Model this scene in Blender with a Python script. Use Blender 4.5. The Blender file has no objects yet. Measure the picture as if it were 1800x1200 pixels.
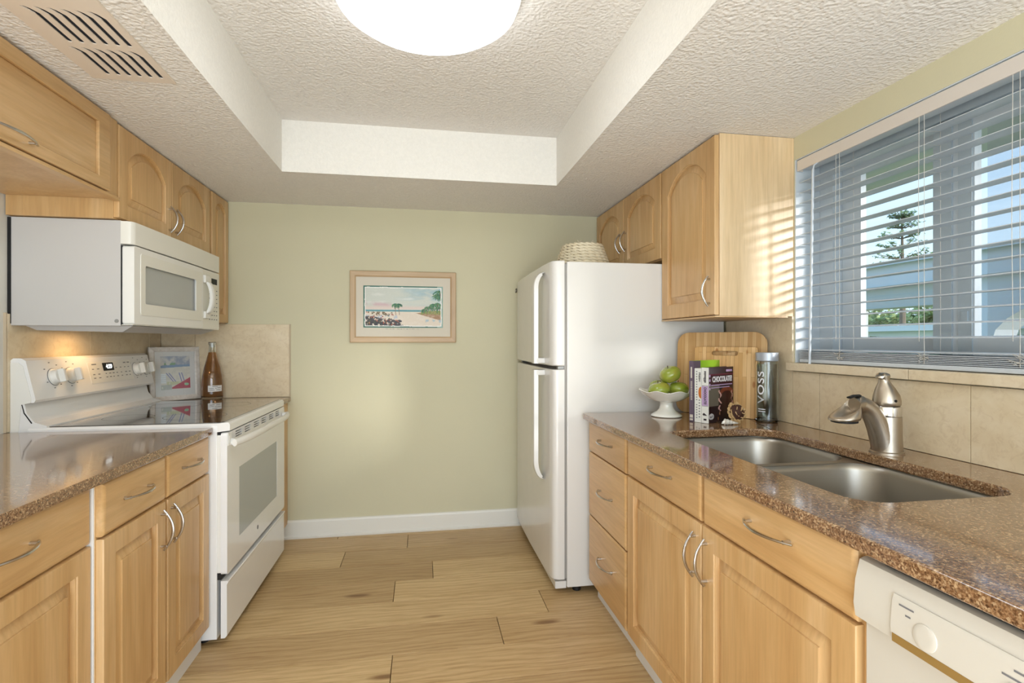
import bpy, bmesh, math, random
import numpy as np
from mathutils import Vector, Matrix
from mathutils.geometry import tessellate_polygon
random.seed(7)
C = bpy.context.scene.collection
SC = bpy.context.scene
R = math.radians

# ---------------------------------------------------------------- camera
cam = bpy.data.cameras.new('camera'); camo = bpy.data.objects.new('camera', cam); C.objects.link(camo)
cam.sensor_width = 36; cam.lens = 922 / 1800 * 36; cam.clip_start = 0.02; cam.clip_end = 400
camo.location = (0, 0, 1.30); camo.rotation_euler = (R(90), 0, -math.atan(158.4 / 922))
SC.camera = camo
SC.view_settings.view_transform = 'Standard'; SC.view_settings.look = 'None'
SC.view_settings.gamma = 1; SC.view_settings.use_curve_mapping = False
SC.view_settings.exposure = 0.62

# ---------------------------------------------------------------- sky
w = bpy.data.worlds.new('sky'); SC.world = w; w.use_nodes = True
nt = w.node_tree; nt.nodes.clear()
o_ = nt.nodes.new('ShaderNodeOutputWorld'); bg = nt.nodes.new('ShaderNodeBackground')
tc = nt.nodes.new('ShaderNodeTexCoord'); sp = nt.nodes.new('ShaderNodeSeparateXYZ'); rp = nt.nodes.new('ShaderNodeValToRGB')
nt.links.new(tc.outputs['Generated'], sp.inputs[0]); nt.links.new(sp.outputs['Z'], rp.inputs[0])
rp.color_ramp.elements[0].position = 0.0; rp.color_ramp.elements[0].color = (.62, .82, .95, 1)
rp.color_ramp.elements[1].position = 0.55; rp.color_ramp.elements[1].color = (.30, .52, .86, 1)
nt.links.new(rp.outputs[0], bg.inputs[0]); nt.links.new(bg.outputs[0], o_.inputs[0]); bg.inputs[1].default_value = 1.1

def lamp(name, kind, loc, rot, energy, color=(1, 1, 1), size=1, sizey=None, angle=None):
    l = bpy.data.lights.new(name, kind); l.energy = energy; l.color = color
    if kind == 'AREA':
        l.shape = 'RECTANGLE' if sizey else 'SQUARE'; l.size = size
        if sizey: l.size_y = sizey
    if kind in ('POINT', 'SPOT'): l.shadow_soft_size = size
    if kind == 'SPOT': l.spot_size = R(130); l.spot_blend = 1.0
    if angle is not None: l.angle = angle
    ob = bpy.data.objects.new(name, l); C.objects.link(ob); ob.location = loc; ob.rotation_euler = rot
    return ob
sun = lamp('sun', 'SUN', (0, 0, 20), (0, 0, 0), 2.9, (1, .97, .93), angle=R(9))
sun.rotation_euler = Vector((-.60, .78, -.205)).to_track_quat('-Z', 'Y').to_euler()
# fill lamp added behind the camera, standing as daylight in the unseen door opening
lamp('added_rear_fill', 'AREA', (0.0, -2.28, 1.15), (R(90), 0, 0), 58, (.76, .87, 1), 2.4, 1.9)
lamp('added_floor_fill', 'AREA', (0.0, -1.35, .04), (R(180), 0, 0), 60, (.88, .94, 1), 2.2, 1.7)  # second fill lamp, added near the floor facing up to brighten the ceiling
# warm lamp under the microwave, light behind the lens of the ceiling fixture
lamp('microwave_lamp', 'AREA', (-1.50, 2.74, 1.345), (0, 0, 0), 0.45, (1, .62, .28), .05, .12)
CEIL_E = 4.2

# ---------------------------------------------------------------- geometry helpers
MW = {}; WN = []
def thing(name, label, cat, loc=(0, 0, 0), rot=None, group=None, M=None):
    o = bpy.data.objects.new(name, None); C.objects.link(o); o.empty_display_size = .05
    if M is None: M = Matrix.Translation(loc) @ (rot.to_4x4() if rot else Matrix.Identity(4))
    o.matrix_world = M; o.matrix_basis = M
    MW[o.name] = M.copy()
    o['label'] = label; o['category'] = cat
    if group: o['group'] = group
    return o
def struct(o): o['kind'] = 'structure'; return o
def tag(o, label, cat, group=None):
    o['label'] = label; o['category'] = cat
    if group: o['group'] = group
    return o

class MB:
    def __init__(s): s.v = []; s.f = []; s.m = []; s.col = None
    def add(s, vs, fs, m=0):
        b = len(s.v); s.v += [Vector(p) for p in vs]
        for f in fs: s.f.append([b + i for i in f]); s.m.append(m)
        return s
    def box(s, x0, x1, y0, y1, z0, z1, bev=0, m=0, seg=2):
        x0, x1 = min(x0, x1), max(x0, x1); y0, y1 = min(y0, y1), max(y0, y1); z0, z1 = min(z0, z1), max(z0, z1)
        vs = [(x, y, z) for x in (x0, x1) for y in (y0, y1) for z in (z0, z1)]
        fs = [(0, 1, 3, 2), (4, 6, 7, 5), (0, 4, 5, 1), (2, 3, 7, 6), (0, 2, 6, 4), (1, 5, 7, 3)]
        if bev <= 0: return s.add(vs, fs, m)
        bev = min(bev, .49 * min(x1 - x0, y1 - y0, z1 - z0))
        bm = bmesh.new(); bv = [bm.verts.new(v) for v in vs]
        for f in fs: bm.faces.new([bv[i] for i in f])
        bmesh.ops.bevel(bm, geom=bm.edges[:], offset=bev, segments=seg, profile=.5, affect='EDGES')
        bm.verts.index_update()
        s.add([v.co.copy() for v in bm.verts], [[v.index for v in f.verts] for f in bm.faces], m); bm.free(); return s
    def loops(s, L, m=0, cap0=True, cap1=True, closed=True):
        n = len(L[0]); b = len(s.v)
        for l in L: s.v += [Vector(p) for p in l]
        for i in range(len(L) - 1):
            for j in range(n if closed else n - 1):
                k = (j + 1) % n
                s.f.append([b + i * n + j, b + i * n + k, b + (i + 1) * n + k, b + (i + 1) * n + j]); s.m.append(m)
        if cap0: s.f.append([b + j for j in range(n)][::-1]); s.m.append(m)
        if cap1: s.f.append([b + (len(L) - 1) * n + j for j in range(n)]); s.m.append(m)
        return s
    def lathe(s, prof, c=(0, 0, 0), seg=32, M=None, m=0, sx=1, sy=1, cap0=True, cap1=True):
        L = []
        for r, z in prof:
            l = [Vector((r * sx * math.cos(2 * math.pi * k / seg), r * sy * math.sin(2 * math.pi * k / seg), z)) for k in range(seg)]
            if M is not None: l = [M @ p for p in l]
            L.append([p + Vector(c) for p in l])
        return s.loops(L, m, cap0, cap1)
    def tube(s, pts, rad, seg=10, m=0, flat=1.0, up=None):
        pts = [Vector(p) for p in pts]; n = len(pts)
        rad = rad if isinstance(rad, (list, tuple)) else [rad] * n
        L = []; prev = Vector(up) if up else None
        for i, p in enumerate(pts):
            t = (pts[min(i + 1, n - 1)] - pts[max(i - 1, 0)]).normalized()
            if prev is None:
                prev = Vector((0, 0, 1)) if abs(t.z) < .9 else Vector((1, 0, 0))
            a = (prev - t * prev.dot(t)).normalized(); b2 = t.cross(a); prev = a
            L.append([p + a * rad[i] * math.cos(2 * math.pi * k / seg) + b2 * rad[i] * flat * math.sin(2 * math.pi * k / seg) for k in range(seg)])
        return s.loops(L, m)
    def plate(s, outer, holes, fn, n0, n1, m=0):
        """2D polygon with holes, extruded between n0 and n1; fn(a, b, n) -> world"""
        polys = [outer] + list(holes)
        tess = tessellate_polygon([[Vector((p[0], p[1], 0)) for p in q] for q in polys])
        flat = [p for q in polys for p in q]; b = len(s.v); N = len(flat)
        s.v += [Vector(fn(p[0], p[1], n0)) for p in flat] + [Vector(fn(p[0], p[1], n1)) for p in flat]
        for t in tess:
            s.f.append([b + t[0], b + t[1], b + t[2]]); s.m.append(m)
            s.f.append([b + N + t[2], b + N + t[1], b + N + t[0]]); s.m.append(m)
        k = 0
        for q in polys:
            for i in range(len(q)):
                j = (i + 1) % len(q)
                s.f.append([b + k + i, b + k + j, b + N + k + j, b + N + k + i]); s.m.append(m)
            k += len(q)
        return s
    def xf(s, M): s.v = [M @ v for v in s.v]; return s
    def build(s, name, mats, parent=None, local=False, smooth=True, angle=38):
        mats = mats if isinstance(mats, (list, tuple)) else [mats]
        me = bpy.data.meshes.new(name)
        v = s.v
        if parent is not None and not local:
            inv = MW[parent.name].inverted(); v = [inv @ p for p in v]
        me.from_pydata([tuple(p) for p in v], [], s.f); me.update()
        for mt in mats: me.materials.append(mt)
        me.polygons.foreach_set('material_index', s.m)
        bm = bmesh.new(); bm.from_mesh(me)
        bmesh.ops.recalc_face_normals(bm, faces=bm.faces[:])
        if smooth:
            ca = math.radians(angle)
            for f in bm.faces: f.smooth = True
            for e in bm.edges:
                if len(e.link_faces) != 2 or e.calc_face_angle(0) > ca: e.smooth = False
        bm.to_mesh(me); bm.free()
        if s.col is not None:
            a = me.color_attributes.new('paint', 'FLOAT_COLOR', 'POINT')
            a.data.foreach_set('color', np.asarray(s.col, dtype=np.float32).ravel())
        o = bpy.data.objects.new(name, me); C.objects.link(o)
        if parent is not None:
            o.parent = parent; MW[o.name] = MW[parent.name]
        else: MW[o.name] = Matrix.Identity(4)
        if smooth and angle < 52: WN.append(o)
        return o

def fnz(a, b, n): return (a, b, n)
def fnx(a, b, n): return (n, a, b)
def fny(a, b, n): return (a, n, b)
def rect(a0, a1, b0, b1): return [(a0, b0), (a1, b0), (a1, b1), (a0, b1)]
def rrect(a0, a1, b0, b1, r, n=6):
    rs = r if isinstance(r, (list, tuple)) else [r] * 4; P = []
    for (ca, cb, st), q in zip(((a0 + rs[0], b0 + rs[0], 180), (a1 - rs[1], b0 + rs[1], 270), (a1 - rs[2], b1 - rs[2], 0), (a0 + rs[3], b1 - rs[3], 90)), rs):
        for i in range(n + 1):
            t = R(st + 90 * i / n); P.append((ca + q * math.cos(t), cb + q * math.sin(t)))
    return P
def circ(cx, cy, r, n=24, ry=None): return [(cx + r * math.cos(2 * math.pi * i / n), cy + (ry or r) * math.sin(2 * math.pi * i / n)) for i in range(n)]

# ---------------------------------------------------------------- materials
def s2l(c):
    return tuple(((x / 255) / 12.92 if x / 255 <= .04045 else ((x / 255 + .055) / 1.055) ** 2.4) for x in c)
def new_mat(name):
    m = bpy.data.materials.new(name); m.use_nodes = True; return m, m.node_tree, m.node_tree.nodes['Principled BSDF']
def plain(name, c, rough=.5, metal=0, **kw):
    m, t, b = new_mat(name); b.inputs['Base Color'].default_value = (*s2l(c), 1)
    b.inputs['Roughness'].default_value = rough; b.inputs['Metallic'].default_value = metal
    for k, v in kw.items(): b.inputs[k.replace('_', ' ')].default_value = v
    # faint surface variation so that nothing is perfectly uniform
    n = t.nodes.new('ShaderNodeTexNoise'); n.inputs['Scale'].default_value = 9
    mr = t.nodes.new('ShaderNodeMapRange'); mr.inputs['To Min'].default_value = max(0, rough - .03); mr.inputs['To Max'].default_value = min(1, rough + .04)
    t.links.new(n.outputs[0], mr.inputs[0]); t.links.new(mr.outputs[0], b.inputs['Roughness'])
    return m
def ramp(t, stops, inp):
    r = t.nodes.new('ShaderNodeValToRGB'); e = r.color_ramp.elements
    while len(e) < len(stops): e.new(.5)
    for el, (p, c) in zip(e, stops): el.position = p; el.color = (*s2l(c), 1)
    t.links.new(inp, r.inputs[0]); return r
def noise(t, vec, scale, detail=3, rough=.5, dist=0):
    n = t.nodes.new('ShaderNodeTexNoise'); n.inputs['Scale'].default_value = scale; n.inputs['Detail'].default_value = detail
    n.inputs['Roughness'].default_value = rough; n.inputs['Distortion'].default_value = dist
    if vec is not None: t.links.new(vec, n.inputs['Vector'])
    return n
def mapping(t, src, scale, loc=(0, 0, 0)):
    m = t.nodes.new('ShaderNodeMapping'); m.inputs['Scale'].default_value = scale; m.inputs['Location'].default_value = loc
    t.links.new(src, m.inputs[0]); return m.outputs[0]
def geo_pos(t): return t.nodes.new('ShaderNodeNewGeometry').outputs['Position']
def mixc(t, kind, fac, a, b):
    x = t.nodes.new('ShaderNodeMix'); x.data_type = 'RGBA'; x.blend_type = kind
    if isinstance(fac, (int, float)): x.inputs[0].default_value = fac
    else: t.links.new(fac, x.inputs[0])
    for i, q in ((6, a), (7, b)):
        if isinstance(q, tuple): x.inputs[i].default_value = (*q, 1)
        else: t.links.new(q, x.inputs[i])
    return x.outputs[2]
def bump(t, b, h, strength=.2, dist=.002):
    n = t.nodes.new('ShaderNodeBump'); n.inputs['Strength'].default_value = strength; n.inputs['Distance'].default_value = dist
    t.links.new(h, n.inputs['Height']); t.links.new(n.outputs[0], b.inputs['Normal'])
def obj_info(t):
    return t.nodes.new('ShaderNodeObjectInfo')

def wood(name, axis, c0, c1, c2, rough=.38):
    """axis = grain direction 0/1/2"""
    m, t, b = new_mat(name)
    oi = obj_info(t); pos = geo_pos(t)
    off = t.nodes.new('ShaderNodeVectorMath'); off.operation = 'ADD'
    cmb = t.nodes.new('ShaderNodeCombineXYZ')
    mu = t.nodes.new('ShaderNodeMath'); mu.operation = 'MULTIPLY'; mu.inputs[1].default_value = 13.7
    t.links.new(oi.outputs['Random'], mu.inputs[0])
    for i in range(3): t.links.new(mu.outputs[0], cmb.inputs[i])
    t.links.new(pos, off.inputs[0]); t.links.new(cmb.outputs[0], off.inputs[1])
    sc = [9, 9, 9]; sc[axis] = 1.1
    n1 = noise(t, mapping(t, off.outputs[0], sc), 1.0, 4, .55, .8)
    sc2 = [90, 90, 90]; sc2[axis] = 5
    n2 = noise(t, mapping(t, off.outputs[0], sc2), 1.0, 3, .6)
    r1 = ramp(t, [(.25, c0), (.5, c1), (.75, c2)], n1.outputs[0])
    r2 = ramp(t, [(.3, (226, 222, 214)), (.62, (255, 255, 255))], n2.outputs[0])
    c = mixc(t, 'MULTIPLY', .55, r1.outputs[0], r2.outputs[0])
    hv = t.nodes.new('ShaderNodeHueSaturation'); mr = t.nodes.new('ShaderNodeMapRange')
    mr.inputs['To Min'].default_value = .93; mr.inputs['To Max'].default_value = 1.05
    t.links.new(oi.outputs['Random'], mr.inputs[0]); t.links.new(mr.outputs[0], hv.inputs['Value']); t.links.new(c, hv.inputs['Color'])
    t.links.new(hv.outputs[0], b.inputs['Base Color']); b.inputs['Roughness'].default_value = rough
    b.inputs['Coat Weight'].default_value = .25; b.inputs['Coat Roughness'].default_value = .3
    bump(t, b, n2.outputs[0], .06, .001)
    return m
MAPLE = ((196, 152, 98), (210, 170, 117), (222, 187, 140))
wood_v = wood('maple_vertical', 2, *MAPLE)
wood_h = wood('maple_horizontal', 1, *MAPLE)
wood_x = wood('maple_deep', 0, *MAPLE)
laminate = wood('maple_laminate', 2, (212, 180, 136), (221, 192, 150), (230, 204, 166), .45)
wood_dark = plain('dark_maple', (120, 80, 42), .6)
def bamboo_mat(nm, k_):
    m, t, b = new_mat(nm); co = t.nodes.new('ShaderNodeTexCoord').outputs['Object']
    sx = t.nodes.new('ShaderNodeSeparateXYZ'); t.links.new(co, sx.inputs[0])
    cb = t.nodes.new('ShaderNodeCombineXYZ'); t.links.new(sx.outputs['Z'], cb.inputs[0]); t.links.new(sx.outputs['X'], cb.inputs[1])
    br = t.nodes.new('ShaderNodeTexBrick'); br.offset = .37; br.inputs['Scale'].default_value = 1; br.inputs['Brick Width'].default_value = .31; br.inputs['Row Height'].default_value = .0195
    br.inputs['Mortar Size'].default_value = .0006; br.inputs['Color1'].default_value = (*s2l(tuple(q * k_ for q in (200, 156, 98))), 1); br.inputs['Color2'].default_value = (*s2l(tuple(q * k_ for q in (230, 194, 142))), 1); br.inputs['Mortar'].default_value = (*s2l((176, 128, 72)), 1)
    t.links.new(cb.outputs[0], br.inputs['Vector'])
    n = noise(t, mapping(t, co, (160, 160, 6)), 1, 3); v = t.nodes.new('ShaderNodeTexVoronoi'); t.links.new(mapping(t, co, (22, 1, 9)), v.inputs['Vector']); v.inputs['Scale'].default_value = 1
    k = ramp(t, [(.0, (176, 120, 62)), (.14, (206, 160, 104)), (.2, (255, 255, 255))], v.outputs['Distance'])
    c = mixc(t, 'MULTIPLY', .35, br.outputs[0], ramp(t, [(.3, (214, 200, 176)), (.6, (255, 255, 255))], n.outputs[0]).outputs[0]); c = mixc(t, 'MULTIPLY', .8, c, k.outputs[0])
    t.links.new(c, b.inputs['Base Color']); b.inputs['Roughness'].default_value = .45; return m
bamboo = bamboo_mat('bamboo', .95); bamboo_light = bamboo_mat('pale_bamboo', 1.06)
frame_wood = wood('frame_wood', 0, (184, 152, 116), (196, 166, 128), (206, 178, 142), .5)
frame_wood_v = wood('frame_wood_v', 2, (184, 152, 116), (196, 166, 128), (206, 178, 142), .5)
whitewash = wood('whitewashed_wood', 0, (205, 196, 188), (226, 219, 212), (238, 233, 228), .5)

def wall_mat(name, c, bs=90, bst=.12, rough=.75):
    m, t, b = new_mat(name); pos = geo_pos(t)
    n = noise(t, mapping(t, pos, (1, 1, 1)), 1.3, 3)
    lo = tuple(x * .975 for x in c)
    r = ramp(t, [(.3, lo), (.7, c)], n.outputs[0]); t.links.new(r.outputs[0], b.inputs['Base Color'])
    b.inputs['Roughness'].default_value = rough
    n2 = noise(t, mapping(t, pos, (1, 1, 1)), bs, 3, .6); bump(t, b, n2.outputs[0], bst, .003)
    return m
m_wall = wall_mat('sage_wall_paint', (210, 204, 174))
m_white_wall = wall_mat('pale_grey_wall_paint', (222, 220, 212))
m_trim = plain('white_trim_paint', (232, 229, 220), .35)
def ceil_mat(name, c, sc, st):
    m, t, b = new_mat(name); pos = geo_pos(t)
    v = t.nodes.new('ShaderNodeTexVoronoi'); v.feature = 'SMOOTH_F1'; v.inputs['Scale'].default_value = sc
    n0 = noise(t, mapping(t, pos, (1, 1, 1)), sc * .6, 4, .65, .6)
    t.links.new(mapping(t, pos, (1, 1, 1)), v.inputs['Vector'])
    ad = t.nodes.new('ShaderNodeMath'); ad.operation = 'ADD'
    t.links.new(n0.outputs[0], ad.inputs[0]); t.links.new(v.outputs['Distance'], ad.inputs[1])
    r = ramp(t, [(.35, tuple(x * .97 for x in c)), (.75, c)], n0.outputs[0]); t.links.new(r.outputs[0], b.inputs['Base Color'])
    b.inputs['Roughness'].default_value = .8
    bump(t, b, ad.outputs[0], st, .006); return m
m_ceil = ceil_mat('knockdown_ceiling_texture', (239, 234, 227), 85, .8)
m_soffit_side = ceil_mat('soffit_side_texture', (242, 238, 230), 110, .25)

def granite(name):
    m, t, b = new_mat(name); pos = geo_pos(t)
    v = t.nodes.new('ShaderNodeTexVoronoi'); v.inputs['Scale'].default_value = 255; t.links.new(pos, v.inputs['Vector'])
    hsv = t.nodes.new('ShaderNodeSeparateColor'); t.links.new(v.outputs['Color'], hsv.inputs[0])
    r = ramp(t, [(0, (58, 36, 20)), (.22, (102, 70, 44)), (.5, (132, 96, 64)), (.78, (156, 120, 84)), (.95, (206, 176, 136))], hsv.outputs[0])
    v2 = t.nodes.new('ShaderNodeTexVoronoi'); v2.inputs['Scale'].default_value = 420; t.links.new(pos, v2.inputs['Vector'])
    h2 = t.nodes.new('ShaderNodeSeparateColor'); t.links.new(v2.outputs['Color'], h2.inputs[0])
    r2 = ramp(t, [(.05, (72, 44, 26)), (.5, (134, 96, 66)), (.95, (186, 152, 116))], h2.outputs[1])
    c = mixc(t, 'MIX', .42, r.outputs[0], r2.outputs[0])
    t.links.new(c, b.inputs['Base Color']); b.inputs['Roughness'].default_value = .13
    b.inputs['Specular IOR Level'].default_value = .6
    b.inputs['Coat Weight'].default_value = .6; b.inputs['Coat Roughness'].default_value = .06
    return m
m_granite = granite('brown_speckled_granite')

def travertine(name, c0, c1, c2):
    m, t, b = new_mat(name); pos = geo_pos(t)
    n1 = noise(t, mapping(t, pos, (1, 1, 1.6)), 5, 8, .62, 1.0)
    n2 = noise(t, mapping(t, pos, (1, 1, 1)), 28, 5, .7, 1.2)
    r1 = ramp(t, [(.25, c0), (.5, c1), (.78, c2)], n1.outputs[0])
    r2 = ramp(t, [(.34, (196, 172, 146)), (.5, (255, 255, 255)), (.64, (255, 255, 255)), (.72, (255, 252, 244))], n2.outputs[0])
    c = mixc(t, 'MULTIPLY', .22, r1.outputs[0], r2.outputs[0])
    t.links.new(c, b.inputs['Base Color']); b.inputs['Roughness'].default_value = .34
    bump(t, b, n2.outputs[0], .12, .002); return m
m_trav = travertine('travertine', (212, 192, 158), (222, 205, 174), (231, 216, 190))
m_sill = travertine('travertine_sill', (214, 196, 164), (226, 210, 182), (234, 222, 198))
m_grout = plain('grout', (196, 178, 152), .8)

m_white = plain('white_enamel', (240, 239, 238), .22, Coat_Weight=.4)
m_mwside = plain('microwave_side_metal', (198, 195, 192), .4)
m_white_matte = plain('white_plastic', (237, 235, 229), .4)
m_dw = plain('dishwasher_enamel', (212, 207, 197), .35)
m_ivory = plain('ivory_plastic', (233, 230, 220), .35)
m_fridge = plain('fridge_enamel', (220, 217, 212), .25, Coat_Weight=.35)
m_gasket = plain('grey_gasket', (150, 146, 140), .6)
m_black = plain('black_gap', (14, 14, 16), .6)
m_dark = plain('dark_slot', (30, 36, 48), .6)
m_grey = plain('grey_print', (120, 120, 124), .5)
m_greymetal = plain('grey_hinge_metal', (150, 150, 148), .4, .6)
m_nickel = plain('satin_nickel', (200, 198, 194), .2, 1.0)
m_cooktop = plain('black_cooktop_glass', (52, 50, 50), .04, Coat_Weight=1.0, Specular_IOR_Level=.9)
m_ovenglass = plain('grey_oven_glass', (172, 176, 174), .10)
m_mwglass = plain('grey_microwave_glass', (178, 180, 178), .2)
m_melamine = plain('white_melamine', (226, 224, 222), .45)
def steel(name, ax):
    m, t, b = new_mat(name); pos = geo_pos(t)
    sc = [260, 260, 260]; sc[ax] = 6
    n = noise(t, mapping(t, pos, sc), 1, 3)
    b.inputs['Base Color'].default_value = (*s2l((168, 163, 154)), 1); b.inputs['Metallic'].default_value = 1
    mr = t.nodes.new('ShaderNodeMapRange'); mr.inputs['To Min'].default_value = .28; mr.inputs['To Max'].default_value = .44
    t.links.new(n.outputs[0], mr.inputs[0]); t.links.new(mr.outputs[0], b.inputs['Roughness'])
    bump(t, b, n.outputs[0], .05, .0005); return m
m_steel = steel('brushed_steel', 1)
m_faucet = steel('brushed_nickel', 2)
m_faucet.node_tree.nodes['Principled BSDF'].inputs['Base Color'].default_value = (*s2l((184, 174, 160)), 1)
m_chrome = plain('chrome_ring', (215, 212, 208), .06, 1.0)

def glass(name, c, rough=0.0, ior=1.45):
    m, t, b = new_mat(name); b.inputs['Base Color'].default_value = (*s2l(c), 1); b.inputs['Roughness'].default_value = rough
    b.inputs['Transmission Weight'].default_value = 1; b.inputs['IOR'].default_value = ior; return m
m_glass = glass('clear_glass', (246, 250, 248), 0, 1.45)
m_water = glass('water', (225, 225, 215), 0, 1.33)
m_wine = glass('rose_wine', (255, 194, 142), 0, 1.34)
def pane(name):
    m, t, b = new_mat(name); t.nodes.remove(b)
    out = t.nodes['Material Output']; tr = t.nodes.new('ShaderNodeBsdfTransparent'); gl = t.nodes.new('ShaderNodeBsdfGlossy')
    gl.inputs['Roughness'].default_value = .02; tr.inputs[0].default_value = (.975, .985, .99, 1)
    mx = t.nodes.new('ShaderNodeMixShader'); fr = t.nodes.new('ShaderNodeLayerWeight'); pw = t.nodes.new('ShaderNodeMath'); pw.operation = 'POWER'; pw.inputs[1].default_value = 4
    t.links.new(fr.outputs['Facing'], pw.inputs[0]); ma = t.nodes.new('ShaderNodeMath'); ma.operation = 'MULTIPLY_ADD'; ma.inputs[1].default_value = .6; ma.inputs[2].default_value = .025
    t.links.new(pw.outputs[0], ma.inputs[0]); t.links.new(ma.outputs[0], mx.inputs[0]); t.links.new(tr.outputs[0], mx.inputs[1]); t.links.new(gl.outputs[0], mx.inputs[2]); t.links.new(mx.outputs[0], out.inputs[0])
    return m
m_pane = pane('window_glass')
def screen(name):
    m, t, b = new_mat(name); t.nodes.remove(b); out = t.nodes['Material Output']
    tr = t.nodes.new('ShaderNodeBsdfTransparent'); df = t.nodes.new('ShaderNodeBsdfDiffuse'); df.inputs[0].default_value = (.35, .37, .40, 1)
    mx = t.nodes.new('ShaderNodeMixShader'); mx.inputs[0].default_value = .22
    t.links.new(tr.outputs[0], mx.inputs[1]); t.links.new(df.outputs[0], mx.inputs[2]); t.links.new(mx.outputs[0], out.inputs[0]); return m
m_screen = screen('insect_screen')
def emis(name, c, s):
    m, t, b = new_mat(name); b.inputs['Base Color'].default_value = (*c, 1)
    b.inputs['Emission Color'].default_value = (*c, 1); b.inputs['Emission Strength'].default_value = s; return m
m_lens = emis('lit_opal_lens', (.90, .95, 1), CEIL_E)
m_digits = emis('lit_digits', (.9, .98, 1), 1.3)
def paint_mat(name, rough=.5):
    m, t, b = new_mat(name); a = t.nodes.new('ShaderNodeAttribute'); a.attribute_name = 'paint'
    n = noise(t, None, 40); r = ramp(t, [(.3, (246, 246, 246)), (.7, (255, 255, 255))], n.outputs[0])
    t.links.new(mixc(t, 'MULTIPLY', .6, a.outputs['Color'], r.outputs[0]), b.inputs['Base Color']); b.inputs['Roughness'].default_value = rough; return m
m_paint = paint_mat('painted_print', .45)
m_paint_gloss = paint_mat('printed_cover', .25)

def text(body, size, origin, ux, uy, mat, parent, name='lettering', align='CENTER', depth=.0006, bold=0, sx=1.0, local=False):
    cu = bpy.data.curves.new(name, 'FONT'); cu.body = body; cu.size = size; cu.align_x = align; cu.align_y = 'CENTER'
    cu.extrude = depth; cu.offset = bold; cu.resolution_u = 3
    ob = bpy.data.objects.new(name, cu); C.objects.link(ob)
    bpy.context.view_layer.update()
    me0 = bpy.data.meshes.new_from_object(ob.evaluated_get(bpy.context.evaluated_depsgraph_get()))
    ux = Vector(ux).normalized(); uy = Vector(uy).normalized(); n = ux.cross(uy)
    mb = MB(); mb.v = [Vector(origin) + ux * v.co.x * sx + uy * v.co.y + n * (v.co.z + depth) for v in me0.vertices]
    mb.f = [list(p.vertices) for p in me0.polygons]; mb.m = [0] * len(mb.f)
    bpy.data.objects.remove(ob); bpy.data.curves.remove(cu); bpy.data.meshes.remove(me0)
    return mb.build(name, mat, parent, local=local, smooth=False)

def picture(img, origin, ux, uy, W, H, name, mat, parent, local=False):
    """a flat sheet with one colour per point; img rows from the top, sRGB 0..255"""
    h, wd = img.shape[:2]; mb = MB(); O = Vector(origin); ux = Vector(ux).normalized(); uy = Vector(uy).normalized()
    vs = []; cs = []
    x = np.clip(img / 255., 0, 1); lin = np.where(x <= .04045, x / 12.92, ((x + .055) / 1.055) ** 2.4)
    for j in range(h):
        for i in range(wd):
            vs.append(O + ux * (W * i / (wd - 1)) + uy * (H * (1 - j / (h - 1)))); cs.append((*lin[j, i], 1))
    fs = [(j * wd + i, (j + 1) * wd + i, (j + 1) * wd + i + 1, j * wd + i + 1) for j in range(h - 1) for i in range(wd - 1)]
    mb.add(vs, fs); mb.col = cs
    return mb.build(name, mat, parent, local=local, smooth=False)
# ================================================================ ROOM
XL, XR, YB, YR = -1.64, 1.633, 3.66, -2.4
ZS, ZT = 2.206, 2.483            # soffit and tray heights
# floor: planks laid across the room, joints where the photo shows them
def floor_mesh():
    mb = MB(); cols = []; rnd = random.Random(3); PW = .2285
    joints = {0: -.091, 1: -.465, 2: .061, 3: -.142, 4: .602, 5: .348, 6: -.12}
    tones = {(0, 0): .5, (0, 1): .35, (1, 0): .7, (1, 1): .2, (2, 0): .15, (2, 1): .72, (3, 0): .3, (3, 1): .75, (4, 0): .66, (4, 1): .45, (5, 0): .3, (5, 1): .42, (6, 0): .7, (6, 1): .5}
    k = 0; y1 = 3.600 + PW
    while y1 > YR:
        kk = k - 1; y0 = y1 - PW
        ja = joints.get(kk, rnd.uniform(-1, .9)); js = [ja + 1.95 * i for i in range(-3, 4)]
        for a, b_ in zip(js, js[1:]):
            x0, x1 = max(a, XL - .05), min(b_, XR + .05)
            if x1 <= x0: continue
            yy1, yy0 = min(y1, YB + .04), max(y0, YR - .05)
            if yy1 <= yy0: continue
            g = .0014; nb = len(mb.v)
            mb.box(x0 + g, x1 - g, yy0 + g, yy1 - g, -.03, 0, bev=.0012, seg=1)
            side = 1 if a == ja else 0
            tn = tones.get((kk, side), rnd.random()); cols += [(tn, rnd.random(), rnd.random(), 1)] * (len(mb.v) - nb)
        y1 -= PW; k += 1
    nb = len(mb.v); mb.box(XL - .05, XR + .05, YR - .05, YB + .04, -.06, -.031, m=1); cols += [(0, 0, 0, 1)] * (len(mb.v) - nb)
    mb.col = cols; return mb
m, t, b = new_mat('oak_plank_floor')
at = t.nodes.new('ShaderNodeAttribute'); at.attribute_name = 'paint'; pos = geo_pos(t)
sc_ = t.nodes.new('ShaderNodeVectorMath'); sc_.operation = 'SCALE'; sc_.inputs[3].default_value = 37
t.links.new(at.outputs['Vector'], sc_.inputs[0]); ad_ = t.nodes.new('ShaderNodeVectorMath'); t.links.new(pos, ad_.inputs[0]); t.links.new(sc_.outputs[0], ad_.inputs[1])
P_ = ad_.outputs[0]
nw = noise(t, mapping(t, P_, (1.5, 5, 5)), 1.0, 3, .5)                      # slow warp: cathedral figure
wv = t.nodes.new('ShaderNodeTexWave'); wv.wave_type = 'BANDS'; wv.bands_direction = 'Y'; wv.inputs['Scale'].default_value = 10
wv.inputs['Distortion'].default_value = 10; wv.inputs['Detail'].default_value = 3; wv.inputs['Detail Scale'].default_value = .9
t.links.new(mapping(t, P_, (.28, 1, 1)), wv.inputs['Vector'])
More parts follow.
